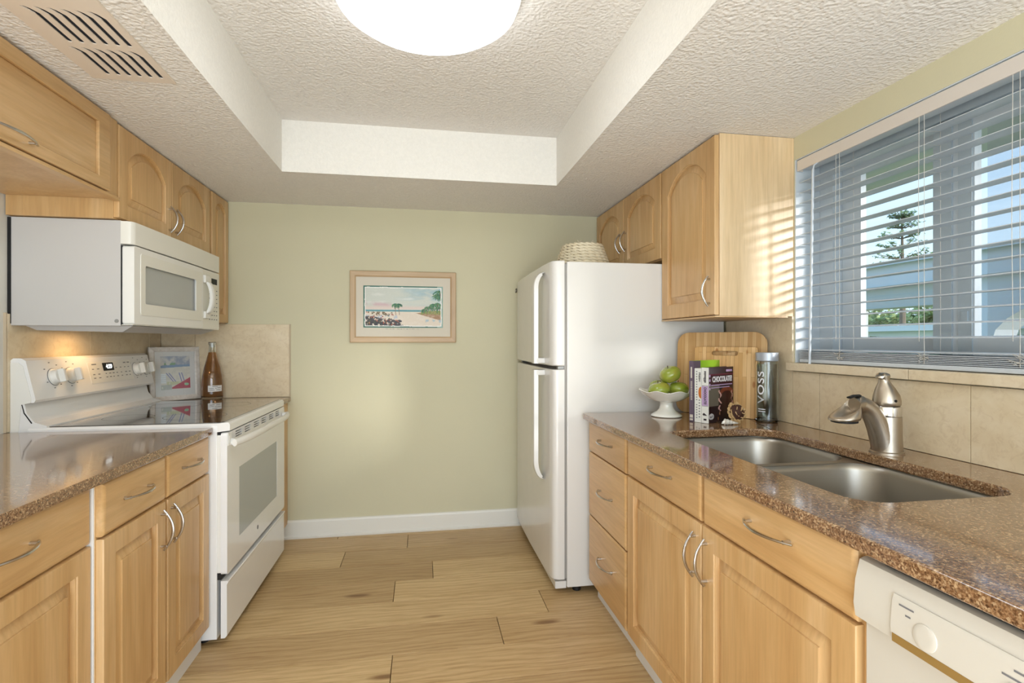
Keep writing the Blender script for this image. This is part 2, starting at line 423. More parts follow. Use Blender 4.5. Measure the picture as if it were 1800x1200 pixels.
nf = noise(t, mapping(t, P_, (5, 120, 20)), 1.0, 4, .7)
sep = t.nodes.new('ShaderNodeSeparateColor'); t.links.new(at.outputs['Color'], sep.inputs[0])
base = ramp(t, [(0, (184, 154, 110)), (.5, (208, 178, 132)), (1, (228, 201, 153))], sep.outputs[0])
r1 = ramp(t, [(.0, (205, 188, 160)), (.35, (238, 230, 216)), (.7, (255, 255, 255))], wv.outputs['Fac'])
r2 = ramp(t, [(.3, (214, 202, 184)), (.55, (255, 255, 255))], nf.outputs[0])
r3 = ramp(t, [(.3, (226, 214, 196)), (.6, (255, 255, 255))], nw.outputs[0])
c = mixc(t, 'MULTIPLY', .34, base.outputs[0], r1.outputs[0]); c = mixc(t, 'MULTIPLY', .75, c, r2.outputs[0]); c = mixc(t, 'MULTIPLY', .45, c, r3.outputs[0])
vk = t.nodes.new('ShaderNodeTexVoronoi'); vk.inputs['Scale'].default_value = 1; t.links.new(mapping(t, P_, (1.25, 4.4, 1)), vk.inputs['Vector'])
rk = ramp(t, [(.0, (120, 84, 46)), (.045, (150, 112, 68)), (.10, (255, 255, 255))], vk.outputs['Distance'])
c = mixc(t, 'MULTIPLY', .75, c, rk.outputs[0])
t.links.new(c, b.inputs['Base Color']); b.inputs['Roughness'].default_value = .42
bump(t, b, nf.outputs[0], .10, .001)
m_floor = m
m_sub = plain('floor_joint', (110, 84, 54), .8)
struct(floor_mesh().build('floor', [m_floor, m_sub], smooth=False))

# walls
def wall(name, boxes, mat):
    mb = MB()
    for q in boxes: mb.box(*q)
    return struct(mb.build(name, mat, smooth=False))
wall('wall_back', [(XL - .15, XR + .25, YB, YB + .15, -.05, 2.7)], m_wall)
wall('wall_left', [(XL - .15, XL, YR - .15, YB, -.05, 2.7)], m_white_wall)
WY0, WY1, WZ0, WZ1 = .36, 2.085, 1.205, 2.105
wall('wall_right', [(XR, XR + .25, WY1, YB, -.05, 2.7), (XR, XR + .25, YR - .15, WY0, -.05, 2.7), (XR, XR + .25, WY0, WY1, -.05, WZ0), (XR, XR + .25, WY0, WY1, WZ1, 2.7)], m_wall)
wall('wall_rear', [(XL, -1.2, YR - .15, YR, -.05, 2.7), (1.2, XR, YR - .15, YR, -.05, 2.7), (-1.2, 1.2, YR - .15, YR, 2.12, 2.7)], m_wall)
mb = MB(); mb.box(-1.2, -1.13, YR - .1, YR - .04, 0, 2.12); mb.box(1.13, 1.2, YR - .1, YR - .04, 0, 2.12); mb.box(-.03, .03, YR - .1, YR - .04, 0, 2.12); mb.box(-1.13, 1.13, YR - .1, YR - .04, 2.05, 2.12)
struct(mb.build('door_1', m_trim, smooth=False))
# ceiling: lowered ring with a raised tray, ring and tray in one mesh
TX0, TX1, TY0, TY1 = -.736, .772, -.35, 2.963
mb = MB()
mb.plate(rect(XL - .02, XR + .02, YR - .02, YB + .02), [rect(TX0 - .013, TX1 + .013, TY0 - .013, TY1 + .013)[::-1]], fnz, ZS, ZS + .012)
mb.plate(rect(TX0 - .0135, TX1 + .0135, TY0 - .0135, TY1 + .0135), [rect(TX0, TX1, TY0, TY1)[::-1]], fnz, ZS, ZS + .0006)
mb.box(TX0 - .02, TX1 + .02, TY0 - .02, TY1 + .02, ZT, ZT + .02)
nfl = len(mb.f)
mb.plate(rect(TX0 - .014, TX1 + .014, TY0 - .014, TY1 + .014), [rect(TX0, TX1, TY0, TY1)[::-1]], fnz, ZS + .0005, ZT, m=1)
mb.box(XL - .15, XR + .25, YR - .15, YB + .15, 2.6, 2.72)
struct(mb.build('ceiling', [m_ceil, m_soffit_side], smooth=False))
# baseboard
mb = MB(); prof = [(3.66, 0), (3.640, 0), (3.637, .012), (3.640, .016), (3.646, .018), (3.646, .104), (3.649, .114), (3.655, .120), (3.66, .120)]
mb.loops([[(x, y, z) for y, z in prof] for x in (-.90, 1.62)]); struct(mb.build('baseboard_back', m_trim, angle=50))

# backsplash tiles
mb = MB()
for y0, y1 in ((2.405, 2.93), (2.933, 3.505), (3.508, 3.648)): mb.box(XL, XL + .011, y0, y1, .936, 1.411, .0015)
for x0, x1 in ((XL + .012, -1.431), (-1.428, -.860)): mb.box(x0, x1, YB - .011, YB, .936, 1.412, .0015)
mb.box(XL, XL + .010, 2.397, 2.404, .936, 1.415, m=1); mb.box(-.859, -.853, YB - .010, YB, .936, 1.414, m=1)
mb.box(XL, XL + .006, 2.404, YB, .936, 1.410, m=1); mb.box(XL, -.860, YB - .006, YB, .936, 1.411, m=1)
struct(mb.build('trim_1', [m_trav, m_grout]))
mb = MB()
ys = [0.05, .10, .71, 1.318, 1.925, 2.085]
for y0, y1 in zip(ys, ys[1:]): mb.box(XR - .011, XR, y0 + .001, y1 - .001, .936, 1.168, .0015)
mb.box(XR - .011, XR, 2.087, 2.604, .936, 1.412, .0015); mb.box(XR - .006, XR, .05, 2.604, .936, 1.168, m=1)
struct(mb.build('trim_2', [m_trav, m_grout]))
# stone sill
mb = MB()
for y0, y1 in ((.34, 1.505), (1.507, 2.105)): mb.box(XR - .030, XR + .14, y0, y1, 1.172, 1.206, .003)
struct(mb.build('trim_3', m_sill))

# window: frame, sashes, panes, insect screen
WX = 1.775
wr = thing('window_1', 'white sliding window above the sink behind the open blind', 'window', (WX, 1.2, WZ0)); wr['kind'] = 'structure'
m_vinyl = plain('white_window_vinyl', (206, 214, 220), .35)
m_alu = plain('grey_window_aluminium', (186, 198, 206), .4, .1)
mb = MB(); mb.box(XR + .001, WX - .021, WY1 - .006, WY1 - .0005, WZ0 + .002, WZ1 - .001); mb.box(XR + .001, WX - .021, WY0, WY1 - .006, WZ1 - .004, WZ1 - .0005); mb.build('jamb_liner', m_vinyl, wr, smooth=False)
mb = MB(); mb.plate(rect(WY0, WY1, WZ0, WZ1), [rect(WY0 + .06, 2.005, 1.252, 2.055)], fnx, WX - .02, WX + .055); mb.build('window_frame', m_vinyl, wr, smooth=False)
mb = MB(); mb.plate(rect(1.545, 2.003, 1.254, 2.053), [rect(1.583, 1.905, 1.312, 2.00)], fnx, WX + .025, WX + .05); mb.build('sash', m_vinyl, wr, smooth=False)
mb = MB(); mb.plate(rect(.44, 1.545, 1.254, 2.053), [rect(.50, 1.425, 1.312, 2.00)], fnx, WX - .005, WX + .022); mb.build('sash', m_vinyl, wr, smooth=False)
mb = MB(); mb.box(WX - .012, WX - .006, 1.495, 1.56, 1.256, 2.05); mb.box(WX - .010, WX - .004, 1.43, 1.475, 1.256, 2.05); mb.build('interlock_strip', m_alu, wr, smooth=False)
mb = MB(); mb.box(WX + .035, WX + .039, 1.583, 1.905, 1.312, 2.0); mb.build('pane', m_pane, wr, smooth=False)
mb = MB(); mb.box(WX + .007, WX + .011, .50, 1.425, 1.312, 2.0); mb.build('pane', m_pane, wr, smooth=False)
mb = MB(); mb.box(WX + .045, WX + .0455, .50, 1.425, 1.30, 2.0); mb.build('insect_screen', m_screen, wr, smooth=False)
mb = MB(); mb.box(WX - .016, WX - .006, 1.44, 1.462, 1.36, 1.40, .002); mb.build('latch', m_alu, wr)

# ================================================================ OUTSIDE
m_stucco = plain('shade_tinted_stucco', (226, 229, 234), .9); m_stucco2 = plain('darker_shade_stucco', (206, 208, 206), .9)  # cool grey tints put the walkway's shade into the colour, darker on the beam
m_whitest = plain('white_stucco', (238, 238, 234), .9); m_lawn = plain('lawn', (112, 132, 78), .95); m_eave = plain('eave_paint', (228, 228, 236), .8)
mb = MB(); mb.box(-40, 140, -60, 140, -.4, -.2); struct(mb.build('ground', m_lawn, smooth=False))
mb = MB(); mb.box(XR + .25, 3.0, -3, 6, 2.306, 2.42); struct(mb.build('roof_eave', m_eave, smooth=False))
g = thing('covered_walkway', 'shade-tinted stucco walkway with arched opening outside the window', 'building', (5.1, 3, -.2))
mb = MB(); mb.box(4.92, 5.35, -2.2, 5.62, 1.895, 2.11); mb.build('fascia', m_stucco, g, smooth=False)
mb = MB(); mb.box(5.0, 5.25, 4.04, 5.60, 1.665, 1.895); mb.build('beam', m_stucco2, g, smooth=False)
mb = MB(); out = [(4.03, -.2), (4.03, 1.895), (-2.0, 1.895), (-2.0, -.2), (.92, -.2)] + [(2.40 - 1.48 * math.cos(R(a)), 1.30 + .50 * math.sin(R(a))) for a in range(0, 181, 12)] + [(3.88, -.2)]
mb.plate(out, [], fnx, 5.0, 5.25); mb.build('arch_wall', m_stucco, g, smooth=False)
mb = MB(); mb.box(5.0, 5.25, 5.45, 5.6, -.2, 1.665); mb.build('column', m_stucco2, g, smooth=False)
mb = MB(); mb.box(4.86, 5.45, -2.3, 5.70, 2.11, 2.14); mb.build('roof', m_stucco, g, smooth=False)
g = thing('carport', 'long white carport with low arches in front of the trees', 'building', (11, 9, -.2))
for i in range(5):
    y0 = .5 + i * 3.2; mb = MB()
    out = [(y0, -.2), (y0, 1.54), (y0 + 3.2, 1.54), (y0 + 3.2, -.2), (y0 + 3.05, -.2)] + [(y0 + 1.6 + 1.45 * math.cos(R(a)), 1.2 + .24 * math.sin(R(a))) for a in range(0, 181, 15)] + [(y0 + .15, -.2)]
    mb.plate(out, [], fnx, 11, 11.15); mb.build('arch_wall', m_whitest, g, smooth=False)
mb = MB(); mb.box(10.8, 11.6, .3, 16.7, 1.54, 1.665); mb.build('roof', m_whitest, g, smooth=False)

def leafmat(name, c0, c1):
    m, t, b = new_mat(name); n = noise(t, mapping(t, geo_pos(t), (1, 1, 1)), 3, 3)
    t.links.new(ramp(t, [(.35, c0), (.65, c1)], n.outputs[0]).outputs[0], b.inputs['Base Color']); b.inputs['Roughness'].default_value = .8; return m
m_leaf = leafmat('leaf_green', (120, 140, 72), (190, 196, 128)); m_leaf2 = leafmat('pine_green', (104, 128, 84), (150, 168, 110)); m_bark = plain('bark', (132, 116, 98), .9)
def leaves(mb, c, r, n, s, rnd, flat=1):
    for _ in range(n):
        d = Vector((rnd.gauss(0, 1), rnd.gauss(0, 1), rnd.gauss(0, 1))).normalized() * (rnd.random() ** .45)
        p = Vector(c) + Vector((d.x * r[0], d.y * r[1], d.z * r[2]))
        a = Vector((rnd.gauss(0, 1), rnd.gauss(0, 1), rnd.gauss(0, flat))).normalized(); b2 = a.orthogonal().normalized()
        q = s * rnd.uniform(.6, 1.3)
        mb.add([p - a * q, p + b2 * q * .45, p + a * q, p - b2 * q * .45], [(0, 1, 2, 3)])
rnd = random.Random(11)
# tall tiered pine
px, py = 12.3, 11.72
g = thing('norfolk_pine', 'tall thin pine with tiered branches beyond the window', 'tree', (px, py, -.2))
mb = MB(); mb.tube([(px, py, -.2), (px + .02, py, 2.5), (px, py, 4.55)], [.10, .06, .015], 8); mb.build('trunk', m_bark, g)
mb = MB(); br = MB()
for k in range(9):
    z = 2.35 + k * .27; L = .95 - k * .085
    for j in range(7):
        a = j * 2 * math.pi / 7 + k * .5; e = Vector((math.cos(a), math.sin(a), .22)) * L * rnd.uniform(.8, 1.1)
        br.tube([(px, py, z), Vector((px, py, z)) + e], [.015, .006], 5)
        for q in (.45, .7, .95, 1.05): leaves(mb, Vector((px, py, z + .03)) + e * q, (.11, .11, .05), 7, .055, rnd)
leaves(mb, (px, py, 4.6), (.16, .16, .16), 60, .08, rnd)
br.build('branches', m_bark, g); mb.build('foliage', m_leaf2, g, smooth=False)
spots = [(17.0, 17.2, 1.2, 'dense green bush seen low through the left pane'), (16.6, 14.2, 1.15, 'olive green bush right of the pine trunk base'), (17, 20.2, 1.1, 'yellowish bush at the far left of the window view'),
         (16.6, 11.4, 1.1, 'round bush seen beside the window divider'), (16.6, 8.4, 1.2, 'tree crown seen inside the walkway arch'), (16.6, 5.4, 1.2, 'leafy tree farthest right behind the walkway arch')]
for i, (x, y, r, lab) in enumerate(spots):
    g = thing('leafy_tree', lab, 'tree', (x, y, -.2), group='bushes and trees behind the walkway')
    mb = MB(); mb.tube([(x, y, -.2), (x + .1, y, .8), (x - .1, y + .1, 1.7)], [.09, .07, .04], 7); mb.tube([(x, y, .7), (x + .2, y - .5, 1.6)], [.05, .03], 6); mb.build('trunk', m_bark, g)
    mb = MB(); leaves(mb, (x, y, 1.95 + .10 * (i % 3)), (r, r * 1.2, .62), 1500, .13, rnd); mb.build('foliage', m_leaf, g, smooth=False)

# ================================================================ CEILING FIXTURES
g = thing('ceiling_light', 'large round white dome light lit in the raised ceiling tray', 'ceiling light', (.02, 1.79, ZT))
mb = MB(); mb.lathe([(.308, 0), (.315, -.004), (.315, -.022), (.308, -.026)], (.02, 1.79, ZT), 64); mb.build('base_ring', m_white_matte, g)
mb = MB(); mb.lathe([(.304, -.026), (.308, -.034), (.302, -.050), (.27, -.073), (.20, -.092), (.11, -.102), (.02, -.105)], (.02, 1.79, ZT), 64); mb.build('dome_shade', m_lens, g, angle=80)
g = thing('vent_grille', 'beige slotted exhaust grille in the ceiling above the left cabinets', 'vent', (-.97, 1.7, ZS))
holes = []
for r0, r1 in ((1.605, 1.778), (1.803, 1.972)):
    for k in range(6):
        x = -1.047 + k * .0325
        holes.append([(x - .016, r0), (x - .006, r0 + .001), (x + .004, r0 + .010), (x + .015, r0 + .032), (x + .015, r1 - .005), (x + .011, r1 - .001), (x + .005, r1 - .001), (x + .002, r1 - .005), (x + .002, r0 + .034), (x - .006, r0 + .014)][::-1])
mb = MB(); mb.plate(rect(-1.105, -.847, 1.38, 2.006), holes, fnz, ZS - .007, ZS - .004); mb.plate(rect(-1.105, -.847, 1.38, 2.006), [rect(-1.102, -.850, 1.383, 2.003)[::-1]], fnz, ZS - .0039, ZS - .0002); mb.build('face_plate', plain('beige_vent_paint', (228, 214, 198), .5), g, smooth=False)
mb = MB(); mb.box(-1.085, -.860, 1.590, 1.985, ZS - .0018, ZS - .0008); mb.build('dark_opening', m_dark, g, smooth=False)
# ================================================================ CABINET PARTS
def panel_front(X, sg, y0, y1, z0, z1, arch=None, th=.020, fr=.058, flat=False):
    """door or drawer front standing in a plane x = X, facing sg"""
    mb = MB(); N = 14; yd0, yd1 = y0, y1
    w = yd1 - yd0 - 2 * fr; mid = (yd0 + yd1) / 2
    if arch: Rr = (w * w / 4 + arch * arch) / (2 * arch); zc = z1 - fr * .80 - Rr
    def opening(d):
        a, b_ = yd0 + fr + d, yd1 - fr - d; zb = z0 + fr + d; P = [(a, zb), (b_, zb)]
        for i in range(N):
            y = b_ + (a - b_) * i / (N - 1)
            P.append((y, zc + math.sqrt(max(0, (Rr - d) ** 2 - (y - mid) ** 2))) if arch else (y, z1 - fr - d))
        return P
    def outer(d):
        a, b_ = yd0 + d, yd1 - d; return [(a, z0 + d), (b_, z0 + d)] + [(b_ + (a - b_) * i / (N - 1), z1 - d) for i in range(N)]
    def L(P, n): return [(X + sg * n, p[0], p[1]) for p in P]
    if flat: mb.loops([L(outer(0), 0), L(outer(0), th - .006), L(outer(.003), th - .003), L(outer(.009), th), L(outer(.012), th)])
    else: mb.loops([L(outer(0), 0), L(outer(0), th - .005), L(outer(.002), th - .001), L(outer(.006), th), L(opening(0), th), L(opening(.001), th - .004), L(opening(.004), th - .005), L(opening(.006), th - .0155), L(opening(.010), th - .0155), L(opening(.038), th - .006), L(opening(.0385), th - .002), L(opening(.041), th - .001)])
    return mb
def handle(a, b_, n, h=.030, rad=.0054):
    """bowed bar pull between a and b, standing out along n"""
    a, b_, n = Vector(a), Vector(b_), Vector(n); mb = MB(); P = []
    for i in range(17):
        s = -1 + 2 * i / 16; P.append(a.lerp(b_, (s + 1) / 2) + n * (.008 + h * (1 - s * s)))
    mb.tube(P, [rad * (.75 + .35 * (1 - abs(-1 + i / 8))) for i in range(17)], 8, flat=.75, up=n)
    for q in (.10, .90):
        s = -1 + 2 * q; c0 = a.lerp(b_, q); mb.tube([c0 - n * .001, c0 + n * (.008 + h * (1 - s * s))], .0052, 8)
    return mb
def front(root, name, X, sg, y0, y1, z0, z1, mat, hnd=None, **k):
    d = panel_front(X, sg, y0, y1, z0, z1, **k).build(name, mat, root, angle=30)
    if hnd: handle(hnd[0], hnd[1], (sg, 0, 0)).build('handle', m_nickel, d)
    return d
def carcass(root, x0, x1, y0, y1, z0, z1, frame_side, stiles, rails, mat=None, name='carcass'):
    """box with a face frame drawn as thin strips"""
    mb = MB(); mb.box(max(x0, XL + .004), x1, y0, y1, z0, z1, .001); return mb.build(name, mat or wood_v, root)

# ---------------------------------------------------------------- left base cabinets
CT = .935; CB = .903
g = thing('base_cabinet', 'maple base cabinet nearest the camera on the left, one wide drawer over a door', 'cabinet', (-1.25, 1.3, 0), group='maple base cabinets')
carcass(g, XL, -.926, .95, 1.645, .10, CB, 1, [], [])
front(g, 'drawer', -.926, 1, .97, 1.643, .735, .893, wood_h, ((-.911, 1.255, .824), (-.911, 1.428, .824)), flat=True, th=.016)
front(g, 'door', -.926, 1, .97, 1.643, .105, .728, wood_v, th=.016)
mb = MB(); mb.box(-1.60, -.930, .95, 1.640, 0, .10); mb.build('toe_kick', m_melamine, g, smooth=False)
g = thing('base_cabinet', 'maple base cabinet beside the range with two small drawers over a pair of doors', 'cabinet', (-1.25, 2.0, 0), group='maple base cabinets')
carcass(g, XL, -.905, 1.650, 2.404, .10, CB, 1, [], [])
mb = MB(); mb.box(-1.5, -.9065, 1.6465, 1.650, .10, CB - .002); mb.build('side_panel', m_melamine, g, smooth=False)['label'] = 'thin white edge of the side panel'
front(g, 'drawer', -.905, 1, 1.655, 2.020, .748, .897, wood_h, ((-.885, 1.742, .828), (-.885, 1.912, .828)), flat=True)
front(g, 'drawer', -.905, 1, 2.040, 2.400, .748, .897, wood_h, ((-.885, 2.128, .828), (-.885, 2.300, .828)), flat=True)
front(g, 'door', -.905, 1, 1.655, 2.020, .095, .741, wood_v, ((-.885, 1.985, .580), (-.885, 1.985, .718)))
front(g, 'door', -.905, 1, 2.036, 2.400, .095, .741, wood_v, ((-.885, 2.060, .580), (-.885, 2.060, .718)))
mb = MB(); mb.box(-1.60, -.918, 1.650, 2.402, 0, .10); mb.build('toe_kick', m_melamine, g, smooth=False)
g = thing('base_cabinet', 'narrow maple filler cabinet between the range and the back wall', 'cabinet', (-1.25, 3.5, 0), group='maple base cabinets')
carcass(g, XL, -.872, 3.385, YB - .002, .10, CB, 1, [], [])
mb = MB(); mb.box(-1.60, -.915, 3.385, YB - .022, 0, .10); mb.build('toe_kick', m_melamine, g, smooth=False)

def counter(name, label, outer, holes, z0=CB + .001, z1=CT, group=None):
    mb = MB()
    mb.plate(outer, holes, fnz, z0, z1)
    o = mb.build(name, m_granite, smooth=True, angle=30)
    bv = o.modifiers.new('edge', 'BEVEL'); bv.width = .005; bv.segments = 2; bv.limit_method = 'ANGLE'; bv.angle_limit = R(40)
    return tag(o, label, 'countertop', group)
counter('countertop', 'brown speckled granite counter on the left, running up to the range', rect(XL + .001, -.873, .93, 2.408), [])
counter('countertop', 'short brown granite counter behind the range in the back left corner', rect(XL + .002, -.852, 3.378, YB - .002), [])

# ---------------------------------------------------------------- right base cabinets
XF = .835; XFr = XF + .020
g = thing('base_cabinet', 'maple base cabinet with a stack of three drawers beside the fridge', 'cabinet', (1.2, 2.3, 0), group='maple base cabinets')
carcass(g, XFr, XR - .013, 2.060, 2.565, .09, CB, -1, [], [])
for z0, z1, zh in ((.748, .897, .832), (.428, .741, .594), (.092, .421, .272)):
    front(g, 'drawer', XFr, -1, 2.074, 2.560, z0, z1, wood_h, ((XF, 2.392, zh), (XF, 2.206, zh)), flat=True)
mb = MB(); mb.box(.885, 1.6, 2.060, 2.563, 0, .09); mb.build('toe_kick', m_melamine, g, smooth=False)
g = thing('base_cabinet', 'wide maple sink base cabinet with two drawer fronts over two panelled doors', 'cabinet', (1.2, 1.5, 0), group='maple base cabinets')
mb = MB()
mb.box(XFr, XFr + .02, .888, 2.058, .09, CB, .001); mb.box(XFr + .02, XR - .013, .888, .905, .09, CB); mb.box(XFr + .02, XR - .013, 2.04, 2.058, .09, CB)
mb.box(XFr + .02, XR - .013, .905, 2.04, .09, .11); mb.build('carcass', wood_v, g)
front(g, 'drawer', XFr, -1, 1.480, 2.052, .752, .898, wood_h, ((XF, 1.832, .838), (XF, 1.646, .838)), flat=True)
front(g, 'drawer', XFr, -1, .896, 1.462, .752, .898, wood_h, ((XF, 1.246, .838), (XF, 1.064, .838)), flat=True)
front(g, 'door', XFr, -1, 1.474, 2.052, .096, .745, wood_v, ((XF, 1.506, .573), (XF, 1.506, .712)), fr=.062)
front(g, 'door', XFr, -1, .896, 1.466, .096, .745, wood_v, ((XF, 1.440, .573), (XF, 1.440, .712)), fr=.062)
mb = MB(); mb.box(.875, 1.6, .90, 2.058, 0, .09); mb.build('toe_kick', m_melamine, g, smooth=False)
hole = rrect(.978, 1.438, 1.030, 1.998, [.085, .085, .105, .065], 8)
counter('countertop', 'long brown speckled granite counter on the right around the sink', rect(.808, XR - .002, .06, 2.572), [hole])

# double bowl sink under the counter
g = thing('sink', 'undermount double bowl stainless steel sink in the right counter', 'sink', (1.2, 1.5, .70))
def bowl(y0, y1):
    mb = MB(); L = []; r = .10
    def lp(d, z, rr): return [(a, b_, z) for a, b_ in rrect(.972 + d, 1.448 - d, y0 + d, y1 - d, rr, 8)]
    for d, z, rr in ((-.0, .900, r), (.004, .897, r), (.008, .88, r), (.014, .77, r), (.022, .735, r * .95), (.045, .718, r * .8), (.10, .712, r * .6)): L.append(lp(d, z, rr))
    L2 = [[(p[0], p[1], p[2] - .003) for p in l] for l in L[::-1]]
    mb.loops(L, 0, False, True); return mb
bowl(1.022, 1.518).build('bowl', m_steel, g, angle=60); bowl(1.545, 2.006).build('bowl', m_steel, g, angle=60)
def flange():
    mb = MB(); mb.plate(rrect(.94, 1.47, .985, 2.035, .10, 8), [rrect(.974, 1.446, 1.024, 1.516, .10, 8)[::-1], rrect(.974, 1.446, 1.547, 2.004, .10, 8)[::-1]], fnz, .896, .901); return mb
flange().build('flange', m_steel, g, angle=60)
for yc in (1.27, 1.775):
    mb = MB(); mb.lathe([(.055, .0), (.055, .004), (.046, .006), (.040, .001), (.004, -.004)], (1.21, yc, .712), 28); mb.build('drain', m_chrome, g)

# ---------------------------------------------------------------- wall cabinets (left)
UX = -1.23
g = thing('wall_cabinet', 'maple lift-up wall cabinet nearest the camera on the left, one wide panel door', 'cabinet', (-1.43, 1.6, 1.885), group='maple wall cabinets')
carcass(g, XL, UX - .004, .95, 2.398, 1.885, ZS - .002, 1, [], [])
mb = MB(); y0, y1, z0, z1 = .97, 2.312, 1.893, 2.192
mb.plate(rect(y0, y1, z0, z1), [rect(y0 + .06, y1 - .075, z0 + .042, z1 - .052)[::-1]], fnx, UX - .004, UX + .018)
mb.box(UX - .003, UX + .008, y0 + .06, y1 - .075, z0 + .042, z1 - .052)
d = mb.build('door', wood_h, g, angle=30); bv = d.modifiers.new('edge', 'BEVEL'); bv.width = .003; bv.segments = 2; bv.limit_method = 'ANGLE'
handle((UX + .018, 1.66, 1.922), (UX + .018, 1.90, 1.922), (1, 0, 0)).build('handle', m_nickel, d)
mb = MB(); mb.box(UX - .02, UX + .012, .97, 2.392, 1.875, 1.889, .004); mb.build('light_rail', wood_h, g)
g = thing('wall_cabinet', 'maple wall cabinet above the microwave with two arched doors', 'cabinet', (-1.43, 2.9, 1.81), group='maple wall cabinets')
carcass(g, XL, UX - .020, 2.402, 3.362, 1.806, ZS - .002, 1, [], [])
front(g, 'door', UX - .020, 1, 2.406, 2.868, 1.812, 2.196, wood_v, ((UX, 2.838, 1.838), (UX, 2.838, 1.966)), arch=.085, fr=.062)
front(g, 'door', UX - .020, 1, 2.874, 3.346, 1.812, 2.196, wood_v, ((UX, 2.905, 1.838), (UX, 2.905, 1.966)), arch=.085, fr=.062)
g = thing('wall_cabinet', 'tall narrow maple wall cabinet between the microwave and the back wall', 'cabinet', (-1.43, 3.5, 1.41), group='maple wall cabinets')
carcass(g, XL, UX - .020, 3.378, YB - .006, 1.414, ZS - .002, 1, [], [])
front(g, 'door', UX - .020, 1, 3.380, 3.646, 1.418, 2.196, wood_v, None, arch=.05, fr=.05)
# wall cabinets (right)
VX = 1.25
g = thing('wall_cabinet', 'maple wall cabinet above the fridge with two arched doors', 'cabinet', (1.44, 3.1, 1.74), group='maple wall cabinets')
carcass(g, VX + .020, XR - .001, 2.612, YB - .006, 1.738, ZS - .002, -1, [], [])
front(g, 'door', VX + .020, -1, 3.140, 3.648, 1.742, 2.196, wood_v, ((VX, 3.178, 1.86), (VX, 3.178, 1.985)), arch=.085, fr=.062)
front(g, 'door', VX + .020, -1, 2.618, 3.132, 1.742, 2.196, wood_v, ((VX, 3.096, 1.86), (VX, 3.096, 1.985)), arch=.085, fr=.062)
g = thing('wall_cabinet', 'tall maple wall cabinet beside the window, arched door and striped shade on its side', 'cabinet', (1.44, 2.34, 1.41), group='maple wall cabinets')
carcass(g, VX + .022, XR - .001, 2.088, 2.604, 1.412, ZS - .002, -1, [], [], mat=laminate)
front(g, 'door', VX + .020, -1, 2.092, 2.600, 1.416, 2.196, wood_v, ((VX, 2.130, 1.455), (VX, 2.130, 1.588)), arch=.095, fr=.068)
mb = MB(); mb.box(VX + .001, XR - .03, 2.090, 2.602, 1.406, 1.412); mb.build('bottom_edge', wood_h, g, smooth=False)
# ================================================================ RANGE
g = thing('range', 'white electric range with black glass cooktop and raised control console', 'range', (-1.23, 2.9, 0))
RY0, RY1, RX = 2.418, 3.370, -.822
mb = MB(); mb.box(-1.60, -.862, RY0, RY1, .028, .915, .003); mb.build('body', m_white, g)
for y in (RY0 + .05, RY1 - .05):
    for x in (-1.5, -.93): mb = MB(); mb.lathe([(.018, 0), (.018, .026)], (x, y, .0015), 14); mb.build('foot', m_black, g)
# cooktop frame with glass
mb = MB(); fo = lambda d: [(-1.565 , RY0 - .006 + d), (-.858, RY0 - .006 + d), (-.820 - d, RY0 + .030), (-.820 - d, RY1 - .022), (-.846, RY1 + .004 - d), (-1.565, RY1 + .004 - d)]
mb.loops([[(x, y, .914) for x, y in fo(0)], [(x, y, .942) for x, y in fo(0)], [(x, y, .950) for x, y in fo(.008)]]); mb.build('cooktop_frame', m_white, g, angle=30)
mb = MB(); mb.plate([(-1.50, RY0 + .014), (-.862, RY0 + .014), (-.846, RY0 + .04), (-.846, RY1 - .034), (-.864, RY1 - .014), (-1.50, RY1 - .014)], [], fnz, .9502, .953)
ck = mb.build('cooktop_glass', m_cooktop, g, smooth=False)
m_ring = plain('grey_burner_ring', (92, 90, 88), .2)
for x, y, r in ((-1.32, 2.66, .10), (-1.04, 2.66, .13), (-1.32, 3.12, .12), (-1.04, 3.12, .10)):
    mb = MB(); mb.plate(circ(x, y, r, 48), [circ(x, y, r - .003, 48)[::-1]], fnz, .9530, .9532); mb.build('burner_ring', m_ring, ck, smooth=False)
# front: vent strip, door, drawer
mb = MB(); mb.box(-.862, -.848, RY0 + .006, RY1 - .006, .28, .912); mb.build('gap_backing', m_black, g, smooth=False)
slots = []
for k in range(6):
    yb = RY0 + .105 + k * .125 + (k // 2) * .012
    for j in range(3): slots.append(rect(yb, yb + .085, .872 + j * .011, .8775 + j * .011)[::-1])
mb = MB(); mb.plate(rrect(RY0 + .004, RY1 - .004, .745, .908, .012, 4), slots, fnx, RX - .018, RX - .001)
mb.plate(rect(RY0 + .004, RY1 - .004, .300, .7449), [rrect(2.565, 3.20, .302, .742, .001, 1)[::-1]], fnx, RX - .03, RX - .001)
mb = MB(); mb.plate(rrect(RY0 + .003, RY1 - .004, .300, .908, .014, 4), slots + [rect(2.572, 3.205, .1 + .312, .728)[::-1]], fnx, RX - .026, RX)
od = mb.build('oven_door', m_white, g, smooth=False)
mb = MB(); mb.plate(rrect(RY0 + .004, RY1 - .005, .302, .906, .014, 4), [rect(2.50, 3.25, .70, .90)[::-1]], fnx, RX - .040, RX - .0262); mb.build('inner_panel', m_white_matte, od, smooth=False)
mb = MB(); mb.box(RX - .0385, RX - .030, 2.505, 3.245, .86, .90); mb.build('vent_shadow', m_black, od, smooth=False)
mb = MB(); mb.box(RX - .022, RX - .0012, 2.572, 3.205, .412, .728); mb.build('door_window', m_ovenglass, od, smooth=False)
mb = MB(); mb.lathe([(.0105, 0), (.0105, .0012)], (0, 0, 0), 24, M=Matrix.Translation((RX, 2.845, .358)) @ Matrix.Rotation(R(90), 4, 'Y')); mb.build('round_badge', m_grey, od)
